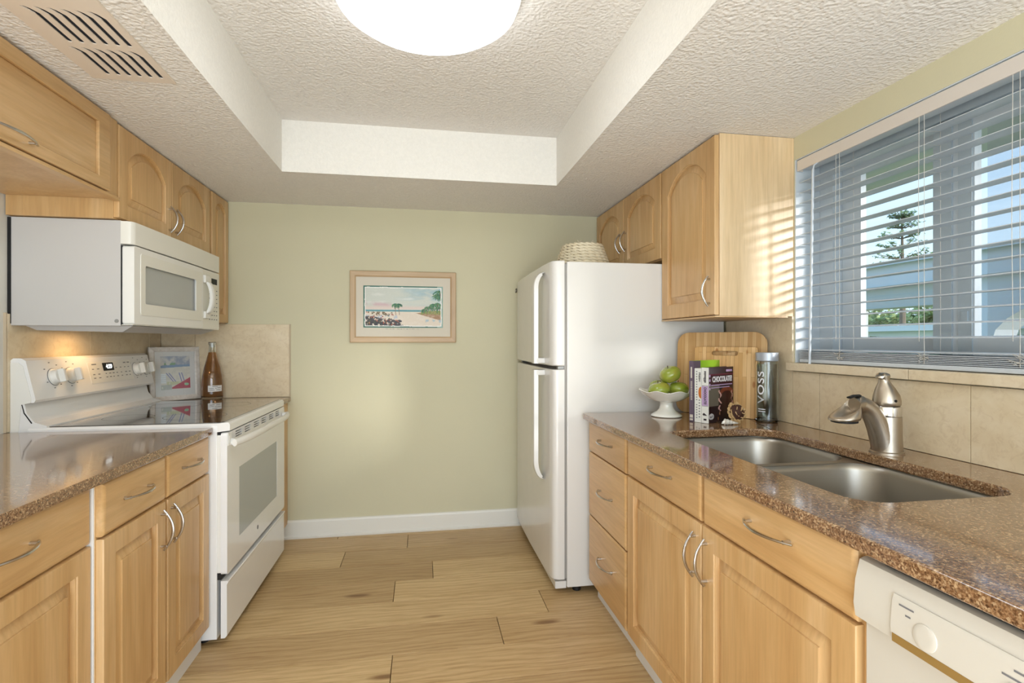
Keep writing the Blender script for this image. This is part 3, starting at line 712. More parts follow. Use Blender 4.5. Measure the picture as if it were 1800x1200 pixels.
mb = MB(); mb.box(RX, RX + .003, RY0 + .008, RY0 + .05, .852, .905, .001); mb.box(RX + .003, RX + .0045, RY0 + .018, RY0 + .028, .862, .894, .0005); mb.build('handle_mount', m_white_matte, od)
P = []; 
for i in range(25):
    s = -1 + 2 * i / 24; P.append((RX + .022 + .034 * (1 - s ** 4), 2.894 + s * .452, .862 + .006 * (1 - s * s)))
mb = MB(); mb.tube(P, .0165, 14, flat=.72, up=(0, 0, 1)); mb.tube([(RX - .001, 2.47, .862), (RX + .03, 2.462, .863)], .016, 12); mb.tube([(RX - .001, 3.32, .862), (RX + .03, 3.326, .863)], .016, 12)
mb.build('handle', m_white_matte, od)
mb = MB(); L = []
prof = [(-.848, .275), (RX + .002, .275), (RX + .004, .268), (RX - .002, .258), (RX - .001, .040), (RX - .010, .030), (-.848, .030)]
mb.loops([[(x, y, z) for x, z in prof] for y in (RY0 + .004, RY1 - .004)]); mb.build('storage_drawer', m_white, g, angle=25)
# console
prof = [(-1.632, .915), (-1.632, 1.222), (-1.620, 1.232), (-1.592, 1.232), (-1.576, 1.222), (-1.540, 1.062), (-1.546, 1.052), (-1.580, 1.050), (-1.572, 1.010), (-1.545, .972), (-1.500, .957), (-1.500, .916)]
mb = MB(); mb.loops([[(x, y, z) for x, z in prof] for y in (RY0, RY1)]); cons = mb.build('console', m_white, g, angle=28)
mb = MB(); prof2 = [(-1.628, .930), (-1.628, 1.214), (-1.600, 1.214), (-1.584, 1.200), (-1.556, 1.075), (-1.556, 1.052), (-1.590, 1.045), (-1.600, .930)]
mb.loops([[(x, y, z) for x, z in prof2] for y in (RY0 - .003, RY0 - .0005)]); mb.build('end_cap', m_white_matte, cons, smooth=False)
mb = MB()
pc = [(-1.588, 1.048), (-1.5895, 1.046), (-1.582, 1.010), (-1.555, .968), (-1.552, .970), (-1.579, 1.012)]
mb.loops([[(x, y, z) for x, z in pc] for y in (RY0 - .002, RY0 - .0002)]); mb.build('dark_seam', m_black, cons, smooth=False)
A_ = Vector((-1.576, 0, 1.222)); B_ = Vector((-1.540, 0, 1.062)); up = (A_ - B_).normalized(); nn = Vector((up.z, 0, -up.x)); mid_ = (A_ + B_) / 2
def cp(y, s, n=0): return Vector((0, y, 0)) + mid_ + up * s + nn * n
def cplate(mbq, y0, y1, s0, s1, n0, n1, m=0):
    mbq.loops([[cp(y0, s0, n), cp(y1, s0, n), cp(y1, s1, n), cp(y0, s1, n)] for n in (n0, n1)], m)
mb = MB(); cplate(mb, 2.80, 3.17, -.045, .060, 0, .0012); mb.build('touch_panel', m_white_matte, cons, smooth=False)
mb = MB(); cplate(mb, 2.915, 3.005, .012, .052, .0012, .0022); mb.build('clock_display', m_black, cons, smooth=False)
text('4:29', .030, cp(2.966, .032, .0024), (0, 1, 0), up, m_digits, cons, 'clock_digits', bold=.0006)
mb = MB(); rr = random.Random(5)
for y, s in ((2.83, .045), (3.10, .045), (3.135, .045)): cplate(mb, y, y + .036 if y < 3 else y + .022, s, s + .005, .0012, .0016)
for y in (2.825, 2.865, 2.925, 2.955, 2.985, 3.02, 3.06, 3.10, 3.135):
    for s in (.022, -.004, -.022):
        if 2.90 < y < 3.02 and s > 0: continue
        cplate(mb, y, y + rr.uniform(.010, .018), s, s + .004, .0012, .0016)
for yk, in ((2.555,), (2.665,), (3.215,), (3.312,)):
    for a in range(7):
        an = R(-60 + a * 50); cplate(mb, yk + .052 * math.sin(an) - .004, yk + .052 * math.sin(an) + .005, .012 + .056 * math.cos(an), .016 + .056 * math.cos(an), 0, .0005)
mb.build('printed_marks', m_grey, cons, smooth=False)
for yk in (2.555, 2.665, 3.215, 3.312):
    M = Matrix.Translation(cp(yk, .006, 0)) @ Matrix((nn.cross(up).normalized(), up, nn)).transposed().to_4x4()
    mb = MB(); mb.lathe([(.036, 0), (.036, .004), (.031, .006), (.030, .022), (.027, .026)], (0, 0, 0), 32, M=M)
    k2 = MB(); k2.box(-.0095, .0095, -.029, .029, .020, .048, .004, seg=3); k2.xf(M); mb.add(k2.v, k2.f)
    kn = mb.build('control_knob', m_white_matte, cons, angle=40)
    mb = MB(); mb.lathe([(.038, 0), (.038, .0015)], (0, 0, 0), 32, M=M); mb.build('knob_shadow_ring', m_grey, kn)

# ================================================================ MICROWAVE
g = thing('microwave', 'white over-the-range microwave mounted under the left wall cabinets', 'microwave', (-1.42, 2.9, 1.35))
MY0, MY1, MX = 2.420, 3.372, -1.188
mb = MB(); mb.box(XL + .003, -1.232, MY0, MY1 - .01, 1.365, 1.803, .002)
mb.loops([[(x, y0, z) for x, y0, z in ((-1.60, MY0 + .03, 1.366), (-1.20, MY0 + .03, 1.366), (-1.20, MY1 - .04, 1.366), (-1.60, MY1 - .04, 1.366))], [(x, y0, z) for x, y0, z in ((-1.57, MY0 + .05, 1.347), (-1.25, MY0 + .05, 1.340), (-1.25, MY1 - .10, 1.340), (-1.57, MY1 - .10, 1.347))]])
mb.build('body', m_mwside, g, angle=25)
mb = MB(); mb.box(XL + .001, XL + .012, MY0 - .004, MY0, 1.372, 1.80); mb.box(-1.232, -1.229, MY0 + .001, MY1 - .02, 1.37, 1.70); mb.build('dark_gap', m_black, g, smooth=False)
mb = MB(); mb.lathe([(.008, 0), (.007, .003)], (0, 0, 0), 16, M=Matrix.Translation((-1.247, MY0, 1.385)) @ Matrix.Rotation(R(90), 4, 'X')); mb.build('screw', m_greymetal, g)
def bowed(y0, y1, z0, z1, x0=-1.232, dx=0., edge=.018):
    """front piece with rounded near edge"""
    out = []
    for z in (z0, z1):
        L = [(x0, y0, z), (MX - .020, y0, z), (MX - .008, y0 + .004, z), (MX - .002, y0 + .012, z), (MX + .002, y0 + .026, z), (MX + .008, (y0 + y1) / 2, z), (MX + .002, y1 - .01, z), (MX - .006, y1, z), (x0, y1, z)]
        out.append(L)
    return out
mb = MB(); mb.loops(bowed(MY0 + .0, MY1, 1.706, 1.800)); 
mb.build('vent_grille_top', m_ivory, g, angle=25)
mb = MB(); mb.loops(bowed(MY0 + .001, MY1 - .001, 1.368, 1.402)); mb.loops(bowed(MY0 + .001, 2.475, 1.402, 1.700)); mb.loops(bowed(MY0 + .001, MY1 - .001, 1.672, 1.7005))
D1 = 3.125
# door body with window opening
mb = MB(); mb.plate(rrect(MY0 + .006, D1, 1.372, 1.700, .012, 4), [rrect(2.500, 3.045, 1.450, 1.640, .008, 3)[::-1]], fnx, -1.229, MX + .004)
dm = mb.build('door', m_white_matte, g, angle=25); bv = dm.modifiers.new('edge', 'BEVEL'); bv.width = .006; bv.segments = 3; bv.limit_method = 'ANGLE'; bv.angle_limit = R(50)
mb = MB(); mb.plate(rrect(MY0 + .055, D1 - .02, 1.412, 1.675, .012, 4), [rrect(2.512, 3.032, 1.462, 1.628, .008, 3)[::-1]], fnx, MX + .002, MX + .0065); mb.build('window_frame', m_ivory, dm, smooth=False)
mb = MB(); mb.box(-1.222, MX - .006, 2.503, 3.042, 1.453, 1.637); mb.build('window', m_mwglass, dm, smooth=False)
P = [(MX + .004, 3.168, 1.640)] + [(MX + .004 + .036 * math.sin(R(a)) ** .5, 3.168 + .0, 1.640 - .19 * a / 180) for a in range(15, 166, 15)] + [(MX + .004, 3.168, 1.450)]
mb = MB(); mb.loops([[(x, y + .0, z) for x, y, z in [(p[0] + dx, 3.175 + dy, p[2]) for dx, dy in ((0, -.018), (.006, -.010), (.006, .012), (0, .020), (-.012, .020), (-.014, -.018))]] for p in P])
mb.box(MX - .004, MX + .012, 3.140, 3.205, 1.625, 1.668, .004); mb.box(MX - .004, MX + .012, 3.140, 3.205, 1.428, 1.468, .004)
mb.build('handle', m_white_matte, dm, angle=50)
mb = MB(); mb.plate(rrect(D1 + .002, MY1 - .002, 1.372, 1.700, .008, 3), [], fnx, -1.229, MX - .001); cpn = mb.build('control_panel', m_ivory, g, smooth=False)
mb = MB(); mb.box(MX - .001, MX + .0004, 3.255, 3.335, 1.630, 1.662); mb.build('display', m_black, cpn, smooth=False)
mb = MB()
for i in range(4):
    for j in range(8): mb.box(MX - .001, MX + .0003, 3.222 + i * .034, 3.235 + i * .034, 1.424 + j * .024, 1.429 + j * .024)
mb.build('printed_marks', m_grey, cpn, smooth=False)
mb = MB(); mb.box(-1.229, MX - .001, MY0 + .004, MY1 - .004, 1.368, 1.3715); mb.build('bottom_lip', m_ivory, g, smooth=False)

# ================================================================ FRIDGE
g = thing('fridge', 'white top-freezer fridge standing at the end of the right counter', 'fridge', (1.17, 3.12, 0))
FY0, FY1 = 2.607, 3.640
mb = MB(); mb.box(.735, 1.615, FY0, FY1, .035, 1.712, .006); mb.build('cabinet', m_fridge, g)
for y in (FY0 + .05, FY1 - .05):
    for x in (.80, 1.5): mb = MB(); mb.lathe([(.022, 0), (.022, .034)], (x, y, .0015), 14); mb.build('foot', m_black, g)
mb = MB(); mb.box(.675, .735, FY0 + .012, FY1 - .01, .028, .066, .004); mb.build('base_grille', m_fridge, g)
mb = MB(); mb.box(.722, .7355, FY0 + .008, FY1 - .01, .08, 1.70); mb.build('gasket', m_gasket, g, smooth=False)
def fdoor(name, z0, z1):
    P = []
    for x, y in ((.722, FY0 + .002), (.690, FY0 + .002), (.672, FY0 + .010), (.660, FY0 + .026), (.654, FY0 + .06), (.648, FY0 + .20), (.645, (FY0 + FY1) / 2), (.648, FY1 - .20), (.654, FY1 - .05), (.662, FY1 - .02), (.680, FY1 - .004), (.722, FY1 - .002)): P.append((x, y))
    def lp(z, d):
        cx, cy = .70, (FY0 + FY1) / 2; return [(x + (d if x < .7 else 0), y + (d if y < cy else -d), z) for x, y in P]
    mb = MB(); mb.loops([lp(z0, .006), lp(z0 + .003, .002), lp(z0 + .008, 0), lp(z1 - .008, 0), lp(z1 - .003, .002), lp(z1, .006)]); return mb.build(name, m_fridge, g, angle=35)
dz = 1.164
d1 = fdoor('freezer_door', dz + .010, 1.716); d2 = fdoor('fridge_door', .075, dz - .008)
def fhandle(z0, z1, top, par):
    """strap handle along the near edge; one end curls back to the door, the other meets the door gap"""
    mb = MB(); HY0, HY1 = 2.735, 2.820; L = []
    n = 30; P = []
    for i in range(n + 1):
        q = i / n; e = q ** 2.2              # curled end at e -> 0
        s = (1 - e) if top else e
        z = z0 + (z1 - z0) * s
        u_ = min(1, e / .17); out = .003 + .056 * math.sqrt(max(0, 1 - (1 - u_) ** 2))
        P.append((out, z))
    for out, z in P:
        x = .652 - out
        L.append([(x, HY0 + .016, z), (x - .004, HY0 + .030, z), (x, HY1 - .006, z), (x + .010, HY1, z), (x + .026 if out > .03 else x + .012, HY1 - .008, z), (x + .022 if out > .03 else x + .012, HY0 + .012, z)])
    mb.loops(L)
    e0 = z1 if top else z0; s = -1 if top else 1
    zz = z0 if top else z1
    mb.box(.604, .656, HY0 + .012, HY1, zz, zz + (.03 if top else -.03), .006)
    return mb.build('handle', m_fridge, par, angle=50)
fhandle(dz + .018, 1.672, True, d1); fhandle(.560, dz - .016, False, d2)
for y in (FY0 + .03, FY1 - .03):
    mb = MB(); mb.box(.690, .740, y - .018, y + .018, dz - .007, dz + .009, .002); mb.lathe([(.006, 0), (.006, .03)], (.712, y, dz - .014), 12); mb.build('hinge', m_greymetal, g)
mb = MB(); mb.box(.6465, .6490, 3.575, 3.622, 1.640, 1.668, .001); mb.build('badge', m_black, d1)
mb = MB(); mb.box(.6455, .6466, 3.583, 3.614, 1.648, 1.660); mb.build('badge_inset', m_gasket, d1, smooth=False)

# ================================================================ DISHWASHER
g = thing('dishwasher', 'white built-in dishwasher under the near end of the right counter', 'dishwasher', (1.15, .48, 0))
DY0, DY1 = .10, .884
mb = MB(); mb.box(.86, 1.5, DY0, DY1, .10, .880, .002); mb.build('body', m_white_matte, g)
mb = MB(); mb.box(.843, .862, DY0 + .004, DY1 - .003, .10, .765, .003); mb.build('door', m_dw, g)
prof = [(.860, .768), (.832, .768), (.822, .774), (.818, .80), (.822, .845), (.832, .882), (.842, .886), (.860, .887)]
mb = MB(); mb.loops([[(x, y, z) for x, z in prof] for y in (DY0 + .002, DY1 - .001)]); pn = mb.build('control_panel', m_dw, g, angle=25)
mb = MB(); mb.box(.812, .820, DY0 + .08, DY1 - .085, .776, .786); pi = MB()
prof = [(.824, .789), (.8155, .789), (.8145, .80), (.8180, .845), (.822, .856), (.826, .856)]
mb = MB(); mb.loops([[(x, y, z) for x, z in prof] for y in (DY0 + .08, DY1 - .085)]); ins = mb.build('button_panel', m_dw, pn, angle=20)
m_recess = plain('grip_shade_brown', (150, 118, 62), .6)  # brown stands in for the shade inside the grip recess
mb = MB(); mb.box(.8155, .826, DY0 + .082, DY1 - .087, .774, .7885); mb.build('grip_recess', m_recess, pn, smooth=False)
def onpanel(y, z, n=0): return Vector((.8145 + (z - .80) * .078 - n, y, z))
for y, z, r in ((.735, .812, .021), (.60, .806, .016), (.50, .806, .016), (.40, .806, .016)):
    M = Matrix.Translation(onpanel(y, z)) @ Matrix.Rotation(R(-90 + 4), 4, 'Y')
    mb = MB(); mb.lathe([(r, -.002), (r, .0014), (r - .003, .0026), (r * .5, .0032)], (0, 0, 0), 28, M=M); mb.build('button', m_dw, ins)
mb = MB()
for y, z, l in ((.785, .842, .028), (.772, .829, .010), (.605, .838, .03), (.62, .826, .038), (.51, .838, .03), (.41, .838, .03)):
    a = onpanel(y, z, .0004); b2 = onpanel(y - l, z, .0004); mb.add([a, b2, b2 + Vector((0, 0, .003)), a + Vector((0, 0, .003))], [(0, 1, 2, 3)])
mb.build('printed_marks', m_grey, ins, smooth=False)
mb = MB(); mb.box(.87, 1.5, DY0, DY1, 0.0015, .098); mb.build('toe_kick', m_black, g, smooth=False)
mb = MB(); mb.box(.838, .90, DY0 + .02, DY1 - .05, .890, .900); mb.build('counter_gap_shade', m_black, g, smooth=False)  # black strip standing for the shade in the gap below the counter

# ================================================================ FAUCET
g = thing('kitchen_faucet', 'brushed nickel single-lever faucet with curved pull-out spout behind the sink', 'faucet', (1.505, 1.5, CT))
fx, fy = 1.510, 1.495
mb = MB(); mb.lathe([(.050, CT), (.050, CT + .004), (.045, CT + .007), (.043, .99), (.042, 1.055)], (fx, fy, 0), 40); mb.build('body', m_faucet, g, angle=50)
mb = MB(); mb.lathe([(.041, 1.0555), (.042, 1.060), (.042, 1.084), (.040, 1.088)], (fx, fy, 0), 40); mb.build('collar', m_chrome, g)
prof = [(.036, 1.0885), (.040, 1.094), (.0405, 1.104), (.037, 1.124), (.028, 1.146), (.018, 1.164), (.0155, 1.176), (.019, 1.186), (.018, 1.193), (.010, 1.197)]
mb = MB(); L = []
for r, z in prof:
    sh = -max(0, (z - 1.12)) * .18
    L.append([(fx + sh + (r * 1.35 if z > 1.18 and math.cos(2 * math.pi * k / 32) < 0 else r) * math.cos(2 * math.pi * k / 32), fy + r * math.sin(2 * math.pi * k / 32), z - (.006 if z > 1.18 and math.cos(2 * math.pi * k / 32) < -.5 else 0)) for k in range(32)])
mb.loops(L); lev = mb.build('lever', m_faucet, g, angle=60)
mb = MB(); mb.lathe([(.0045, 0), (.0045, .001)], (0, 0, 0), 12, M=Matrix.Translation((fx - .006, fy - .0402, 1.108)) @ Matrix.Rotation(R(90), 4, 'X')); mb.build('set_screw', m_black, lev)
def bez(ps, n):
    out = []
    for i in range(n + 1):
        t_ = i / n; q = [Vector(p) for p in ps]
        while len(q) > 1: q = [q[k].lerp(q[k + 1], t_) for k in range(len(q) - 1)]
        out.append(q[0])
    return out
P = bez([(fx - .006, fy, .944), (fx - .030, fy, 1.03), (fx - .062, fy, 1.105), (fx - .122, fy, 1.093)], 16)
mb = MB(); mb.tube(P, [.0395 - .0145 * (i / 16) ** .9 for i in range(17)], 24, up=(0, 1, 0)); mb.build('spout', m_faucet, g, angle=60)
P = [(fx - .094, fy, 1.1045), (fx - .118, fy, 1.105), (fx - .140, fy, 1.100), (fx - .162, fy, 1.088), (fx - .180, fy, 1.070), (fx - .190, fy, 1.052)]
def headloop(c, r, tilt, n=24, sq=1.0):
    c = Vector(c); a = Vector((math.cos(R(tilt)), 0, math.sin(R(tilt)))); b2 = Vector((0, 1, 0))
    return [c + a * r * sq * math.cos(2 * math.pi * k / n) + b2 * r * math.sin(2 * math.pi * k / n) for k in range(n)]
mb = MB(); mb.loops([headloop((fx - .098, fy, 1.097), .0262, 82), headloop((fx - .118, fy, 1.095), .0285, 72), headloop((fx - .134, fy, 1.089), .033, 54), headloop((fx - .146, fy, 1.079), .0395, 34), headloop((fx - .154, fy, 1.067), .045, 17), headloop((fx - .158, fy, 1.055), .047, 7), headloop((fx - .159, fy, 1.048), .046, 4), headloop((fx - .159, fy, 1.045), .041, 4)])
hd = mb.build('spray_head', m_faucet, g, angle=60)
mb = MB(); mb.lathe([(.039, 1.0445), (.039, 1.039), (.032, 1.037)], (fx - .159, fy, 0), 24); mb.build('nozzle', m_black, hd)
mb = MB(); mb.tube([(fx - .142, fy, 1.1175), (fx - .122, fy, 1.1235), (fx - .104, fy, 1.1240)], .0035, 10, flat=3, up=(0, 0, 1)); mb.build('spray_button', m_black, hd)
# ================================================================ WINDOW BLIND
m_slat = plain('white_blind_slat', (198, 205, 212), .4); m_cord = plain('blind_cord', (196, 192, 184), .7)
m_val = plain('valance_paint', (216, 208, 200), .45)
g = thing('window_blind', 'white horizontal slat blind lowered over the window with slats open', 'blind', (1.665, 1.2, WZ0))
BY0, BY1 = WY0 + .012, 2.072
mb = MB(); mb.box(1.634, 1.642, BY0, BY1, 2.050, 2.097, .002); mb.box(1.642, 1.66, BY1 - .008, BY1, 2.050, 2.097, .002); mb.build('valance', m_val, g)
mb = MB(); mb.box(1.6425, 1.700, BY0 + .004, BY1 - .010, 2.058, 2.1045, .002); mb.build('headrail', m_slat, g)
def slat(mb, z, y0=BY0 + .006, y1=2.064, xw=.030, tilt=2.0, bow=.0035):
    L = []; c = 1.668
    for y in (y0, y1):
        l = []
        for i in range(7):
            s = -1 + i / 3; l.append((c + s * xw, y, z + bow * (1 - s * s) + s * xw * math.tan(R(tilt)) + .0011))
        for i in range(6, -1, -1):
            s = -1 + i / 3; l.append((c + s * xw, y, z + bow * (1 - s * s) + s * xw * math.tan(R(tilt)) - .0011))
        L.append(l)
    mb.loops(L)
mb = MB(); zs = [1.3125 + .0457 * k for k in range(16)]
for z in zs: slat(mb, z)
mb.build('slats', m_slat, g, angle=50)
mb = MB()
for k in range(6): slat(mb, 1.2275 + k * .0052, tilt=0, bow=.002, y1=2.064 - .002 * (k % 2))
slat(mb, 1.263, tilt=0); mb.build('stacked_slats', m_slat, g, angle=50)
mb = MB(); mb.box(1.640, 1.696, BY0 + .006, 2.064, 1.2085, 1.2245, .003); mb.build('bottom_rail', m_slat, g)
for y in (1.196, 1.478, 1.835, .70):
    mb = MB()
    for x in (1.6365, 1.6995): mb.tube([(x, y, 1.226), (x, y, 2.06)], .0009, 6)
    mb.tube([(1.6365, y + .018, 1.30), (1.6350, y + .020, 1.65), (1.6365, y + .018, 2.06)], .0009, 6)
    for z in zs: mb.tube([(1.6365, y, z - .002), (1.6995, y, z - .0005)], .0006, 5)
    rr = random.Random(int(y * 100))
    for q in range(7):
        z = 1.228 + rr.random() * .03; mb.tube([(1.6355, y + rr.uniform(-.02, .02), z), (1.6335, y + rr.uniform(-.03, .03), z + .008), (1.6355, y + rr.uniform(-.02, .02), z - .004)], .0008, 5)
    mb.build('ladder_cord', m_cord, g)
mb = MB(); mb.tube([(1.640, 1.955, 2.052), (1.622, 1.955, 2.040), (1.618, 1.956, 2.020)], .003, 8); mb.tube([(1.618, 1.956, 2.022), (1.6165, 1.963, 1.6), (1.615, 1.972, 1.200)], .0052, 10); mb.lathe([(.0062, 0), (.0068, .01), (.0062, .022)], (1.615, 1.972, 1.188), 10); mb.build('tilt_wand', m_slat, g)

# ================================================================ PICTURES
def fractal(h, w, cx, cy, seed):
    r = np.random.RandomState(seed); out = np.zeros((h, w)); amp = 1.; tot = 0
    for o in range(4):
        gx, gy = cx * 2 ** o + 2, cy * 2 ** o + 2; gdt = r.rand(gy, gx)
        xs = np.linspace(0, gx - 1.001, w); ys = np.linspace(0, gy - 1.001, h); xi = xs.astype(int); yi = ys.astype(int); fx_ = xs - xi; fy_ = (ys - yi)[:, None]
        a = gdt[yi][:, xi]; b_ = gdt[yi][:, xi + 1]; c_ = gdt[yi + 1][:, xi]; d_ = gdt[yi + 1][:, xi + 1]
        out += amp * ((a * (1 - fx_) + b_ * fx_) * (1 - fy_) + (c_ * (1 - fx_) + d_ * fx_) * fy_); tot += amp; amp *= .55
    return out / tot
def beach(h=150, w=275):
    Y, X = np.mgrid[0:h, 0:w]; X = X / (w - 1); Y = Y / (h - 1)
    f1 = fractal(h, w, 4, 9, 1); f2 = fractal(h, w, 12, 8, 2); f3 = fractal(h, w, 40, 24, 3)
    im = np.zeros((h, w, 3)); col = lambda c: np.array(c, float)
    def put(m_, c): 
        mm = np.clip(m_, 0, 1)[..., None]; im[:] = im * (1 - mm) + col(c) * mm
    im[:] = col((206, 210, 200))
    put((X > .35) * np.clip((X - .35) * 1.8, 0, 1) * np.clip(1.2 - Y * 2.2, 0, 1) * np.clip((f1 - .35) * 4, 0, 1), (120, 168, 190))
    put(np.clip((f1 - .55) * 5, 0, 1) * (Y < .5) * .6, (232, 232, 226))
    put(np.exp(-((Y - .42 - .12 * X) / .05) ** 2) * (X < .35) * .8 * np.clip((f2 - .3) * 3, 0, 1), (206, 170, 176))
    put(np.exp(-((Y - .53) / .05) ** 2) * .6, (234, 202, 190))
    put((Y > .575) * (Y < .615) * (X < .72) * (.75 + .25 * f3), (58, 138, 150))
    put((Y >= .612) * 1., (226, 212, 194)); put((Y >= .612) * (f2 > .55) * .3, (236, 226, 212))
    # right dune
    put((Y > .60 + .25 * np.clip(.85 - X, 0, 1)) * (Y < .62 + .22 * np.clip((X - .60) / .4, 0, 1)) * (X > .60) * np.clip(f3 * 1.8, .4, 1), (160, 122, 84))
    put((X > .72) * (Y > .585) * (Y < .585 + .10 * (f2 + .4)) * (.6 + .4 * (f3 > .5)), (126, 146, 60))
    put((X > .78) * (Y > .80) * (Y < .84 + .06 * X) * (f2 > .4) * .8, (160, 186, 200))
    # left dunes, scrub and flowers
    put((X < .36) * (Y > .62 + .0 * X) * (Y < .70 + .03 * f2) * (X > .10) * (f3 > .52), (120, 96, 62))
    put((X < .42) * (Y > .70) * (f3 > .56) * .8, (178, 190, 206))
    put((Y > .80 + .28 * np.clip(X - .12, 0, 1) - .12 * f2) * (X < .48) * (f3 > .44), (58, 52, 56))
    put((Y > .86 + .25 * np.clip(X - .2, 0, 1)) * (X < .5) * (f3 > .36), (46, 42, 46))
    r = np.random.RandomState(9)
    def blob(cx, cy, rx, ry, c, a=1.): put((((X - cx) / rx) ** 2 + ((Y - cy) / ry) ** 2 < 1) * a, c)
    for _ in range(46):
        cx = r.uniform(0, .44); cy = r.uniform(.60 + .25 * cx, .93); blob(cx, cy, .008, .015, [(150, 66, 44), (104, 84, 40), (180, 96, 60), (70, 84, 44)][r.randint(4)])
    def palm(cx, cy, s, n=14, c=((44, 116, 84), (24, 84, 58), (96, 140, 84))):
        for k in range(n):
            a = k * 2 * math.pi / n + r.rand() * .4; L = s * r.uniform(.6, 1.05)
            for q in np.linspace(0, 1, 9): blob(cx + .55 * L * q * math.cos(a), cy + L * q * (math.sin(a) * .55) + .55 * L * q * q, .0055, .011, c[k % 3])
    for cx in (.40, .445):
        put((np.abs(X - cx - .004 * np.sin(Y * 20)) < .0035) * (Y > .46) * (Y < .70), (140, 110, 84)); palm(cx - .004, .44, .09)
    for q in ((.955, .12, .16), (.93, .2, .12), (.97, .25, .1)): palm(*q, n=20)
    put((np.abs(X - .975 + .01 * np.sin(Y * 12)) < .005) * (Y > .15) * (Y < .5), (110, 92, 70))
    for q in ((.88, .44, .13), (.93, .42, .12), (.84, .50, .10), (.96, .50, .12), (.76, .56, .07), (.80, .50, .06)):
        palm(*q, n=18); put((np.abs(X - q[0]) < .003) * (Y > q[1]) * (Y < .66), (112, 92, 70))
    # torn white edge and green border
    e1 = .018 + .012 * fractal(h, w, 14, 10, 6)
    dd = np.minimum(np.minimum(X * 1.83, (1 - X) * 1.83), np.minimum(Y, 1 - Y)); put((dd < e1 * 2.1) * 1., (240, 238, 232)); put((dd < e1 * 1.15) * (1. - .5 * (X > .93)), (30, 100, 84))
    return im
def framed(root, W, H, fw, fd, mats, local=True, glassed=True):
    """mitred frame standing in the local x-z plane, its face towards -y"""
    prof = [(0, .0), (0, -fd * .8), (fw * .12, -fd), (fw * .78, -fd), (fw * .92, -fd * .82), (fw, -fd * .75), (fw, .0)]
    rails = []
    cor = [(0, 0), (W, 0), (W, H), (0, H)]; ins = [(1, 1), (-1, 1), (-1, -1), (1, -1)]
    for k in range(4):
        a, b_ = cor[k], cor[(k + 1) % 4]; ia, ib = ins[k], ins[(k + 1) % 4]
        mb = MB(); mb.loops([[(c_[0] + i_[0] * p[0], p[1], c_[1] + i_[1] * p[0]) for p in prof] for c_, i_ in ((a, ia), (b_, ib))])
        rails.append((mb, k))
    for q, k in rails: q.build(('frame_rail', 'frame_stile')[k % 2], mats[k % 2], root, local=True, angle=30)
m_mat_card = plain('beige_mat_board', (214, 206, 190), .7)
PX0, PX1, PZ0, PZ1 = -.476, .233, 1.293, 1.776
g = thing('framed_picture', 'framed beach watercolour with palm trees hanging on the back wall', 'picture', (PX0, YB - .001, PZ0))
framed(g, PX1 - PX0, PZ1 - PZ0, .040, .022, (frame_wood, frame_wood_v))
mb = MB(); mb.box(.03, PX1 - PX0 - .03, -.012, -.001, .03, PZ1 - PZ0 - .03); mb.build('mat_board', m_mat_card, g, local=True, smooth=False)
picture(beach(), (.088, -.0126, .101), (1, 0, 0), (0, 0, 1), .530, .283, 'watercolour', m_paint, g, local=True)
mb = MB(); rr = random.Random(2); x = .21
while x < .46:
    l = rr.uniform(.008, .02); mb.box(x, x + l, -.0126, -.0124, .090 + rr.uniform(0, .002), .092 + rr.uniform(0, .002)); x += l + rr.uniform(.003, .016)
mb.build('pencil_caption', m_grey, g, local=True, smooth=False)['label'] = 'faint pencil line under the print'

def harbour(h=120, w=110):
    Y, X = np.mgrid[0:h, 0:w]; X = X / (w - 1); Y = Y / (h - 1); f = fractal(h, w, 6, 8, 4); f3 = fractal(h, w, 20, 20, 5)
    im = np.zeros((h, w, 3)); im[:] = (232, 228, 218)
    def put(m_, c): mm = np.clip(m_, 0, 1)[..., None]; im[:] = im * (1 - mm) + np.array(c, float) * mm
    put((Y < .26) * np.clip((f - .35) * 3, .2, 1), (172, 180, 198)); put((Y > .20) * (Y < .29) * (X < .5) * (f > .4), (150, 184, 150))
    put((Y > .27 - .02 * X) * (Y < .35 - .03 * X), (150, 174, 204)); put((Y > .35) * (Y < .72) * (f > .5) * .5, (216, 214, 206))
    for x0, x1 in ((.18, .42), (.27, .50), (.62, .70), (.70, .80)): put((np.abs(X - (x0 + (x1 - x0) * (Y - .50) / .27)) < .018) * (Y > .50) * (Y < .78), (146, 154, 200))
    put((Y > .76) * (Y < .86) * (X > .2) * (X < .7) * (f3 > .4) * .7, (206, 212, 168)); put((Y > .85) * (X < .35) * (f3 > .35) * .6, (176, 186, 184))
    put((Y > .93 - .28 * np.clip((X - .38) / .62, 0, 1)) * (Y < .975) * (X > .36), (196, 104, 120)); put((((X - .87) / .08) ** 2 + ((Y - .855) / .04) ** 2 < 1) * 1., (160, 214, 180))
    put((Y > .52) * (Y < .80) * (X < .17), (240, 244, 246)); put((np.abs(Y % .06 - .03) < .004) * (X < .17) * (Y > .52) * (Y < .8), (200, 206, 214)); return im
th_ = R(46)
FM = Matrix.Translation((-1.598, 3.440, .9365)) @ Matrix.Rotation(th_, 4, 'Z') @ Matrix.Rotation(R(-4), 4, 'X')
g = thing('framed_picture', 'small whitewashed picture frame leaning in the corner behind the range', 'picture', M=FM)
framed(g, .285, .330, .030, .018, (whitewash, whitewash))
mb = MB(); mb.box(.022, .263, -.009, -.002, .022, .308); mb.build('mat_board', m_melamine, g, local=True, smooth=False)
picture(harbour(), (.062, -.0096, .068), (1, 0, 0), (0, 0, 1), .165, .205, 'watercolour', m_paint, g, local=True)
mb = MB(); mb.box(.026, .259, -.0125, -.0115, .026, .304); mb.build('glazing', m_pane, g, local=True, smooth=False)

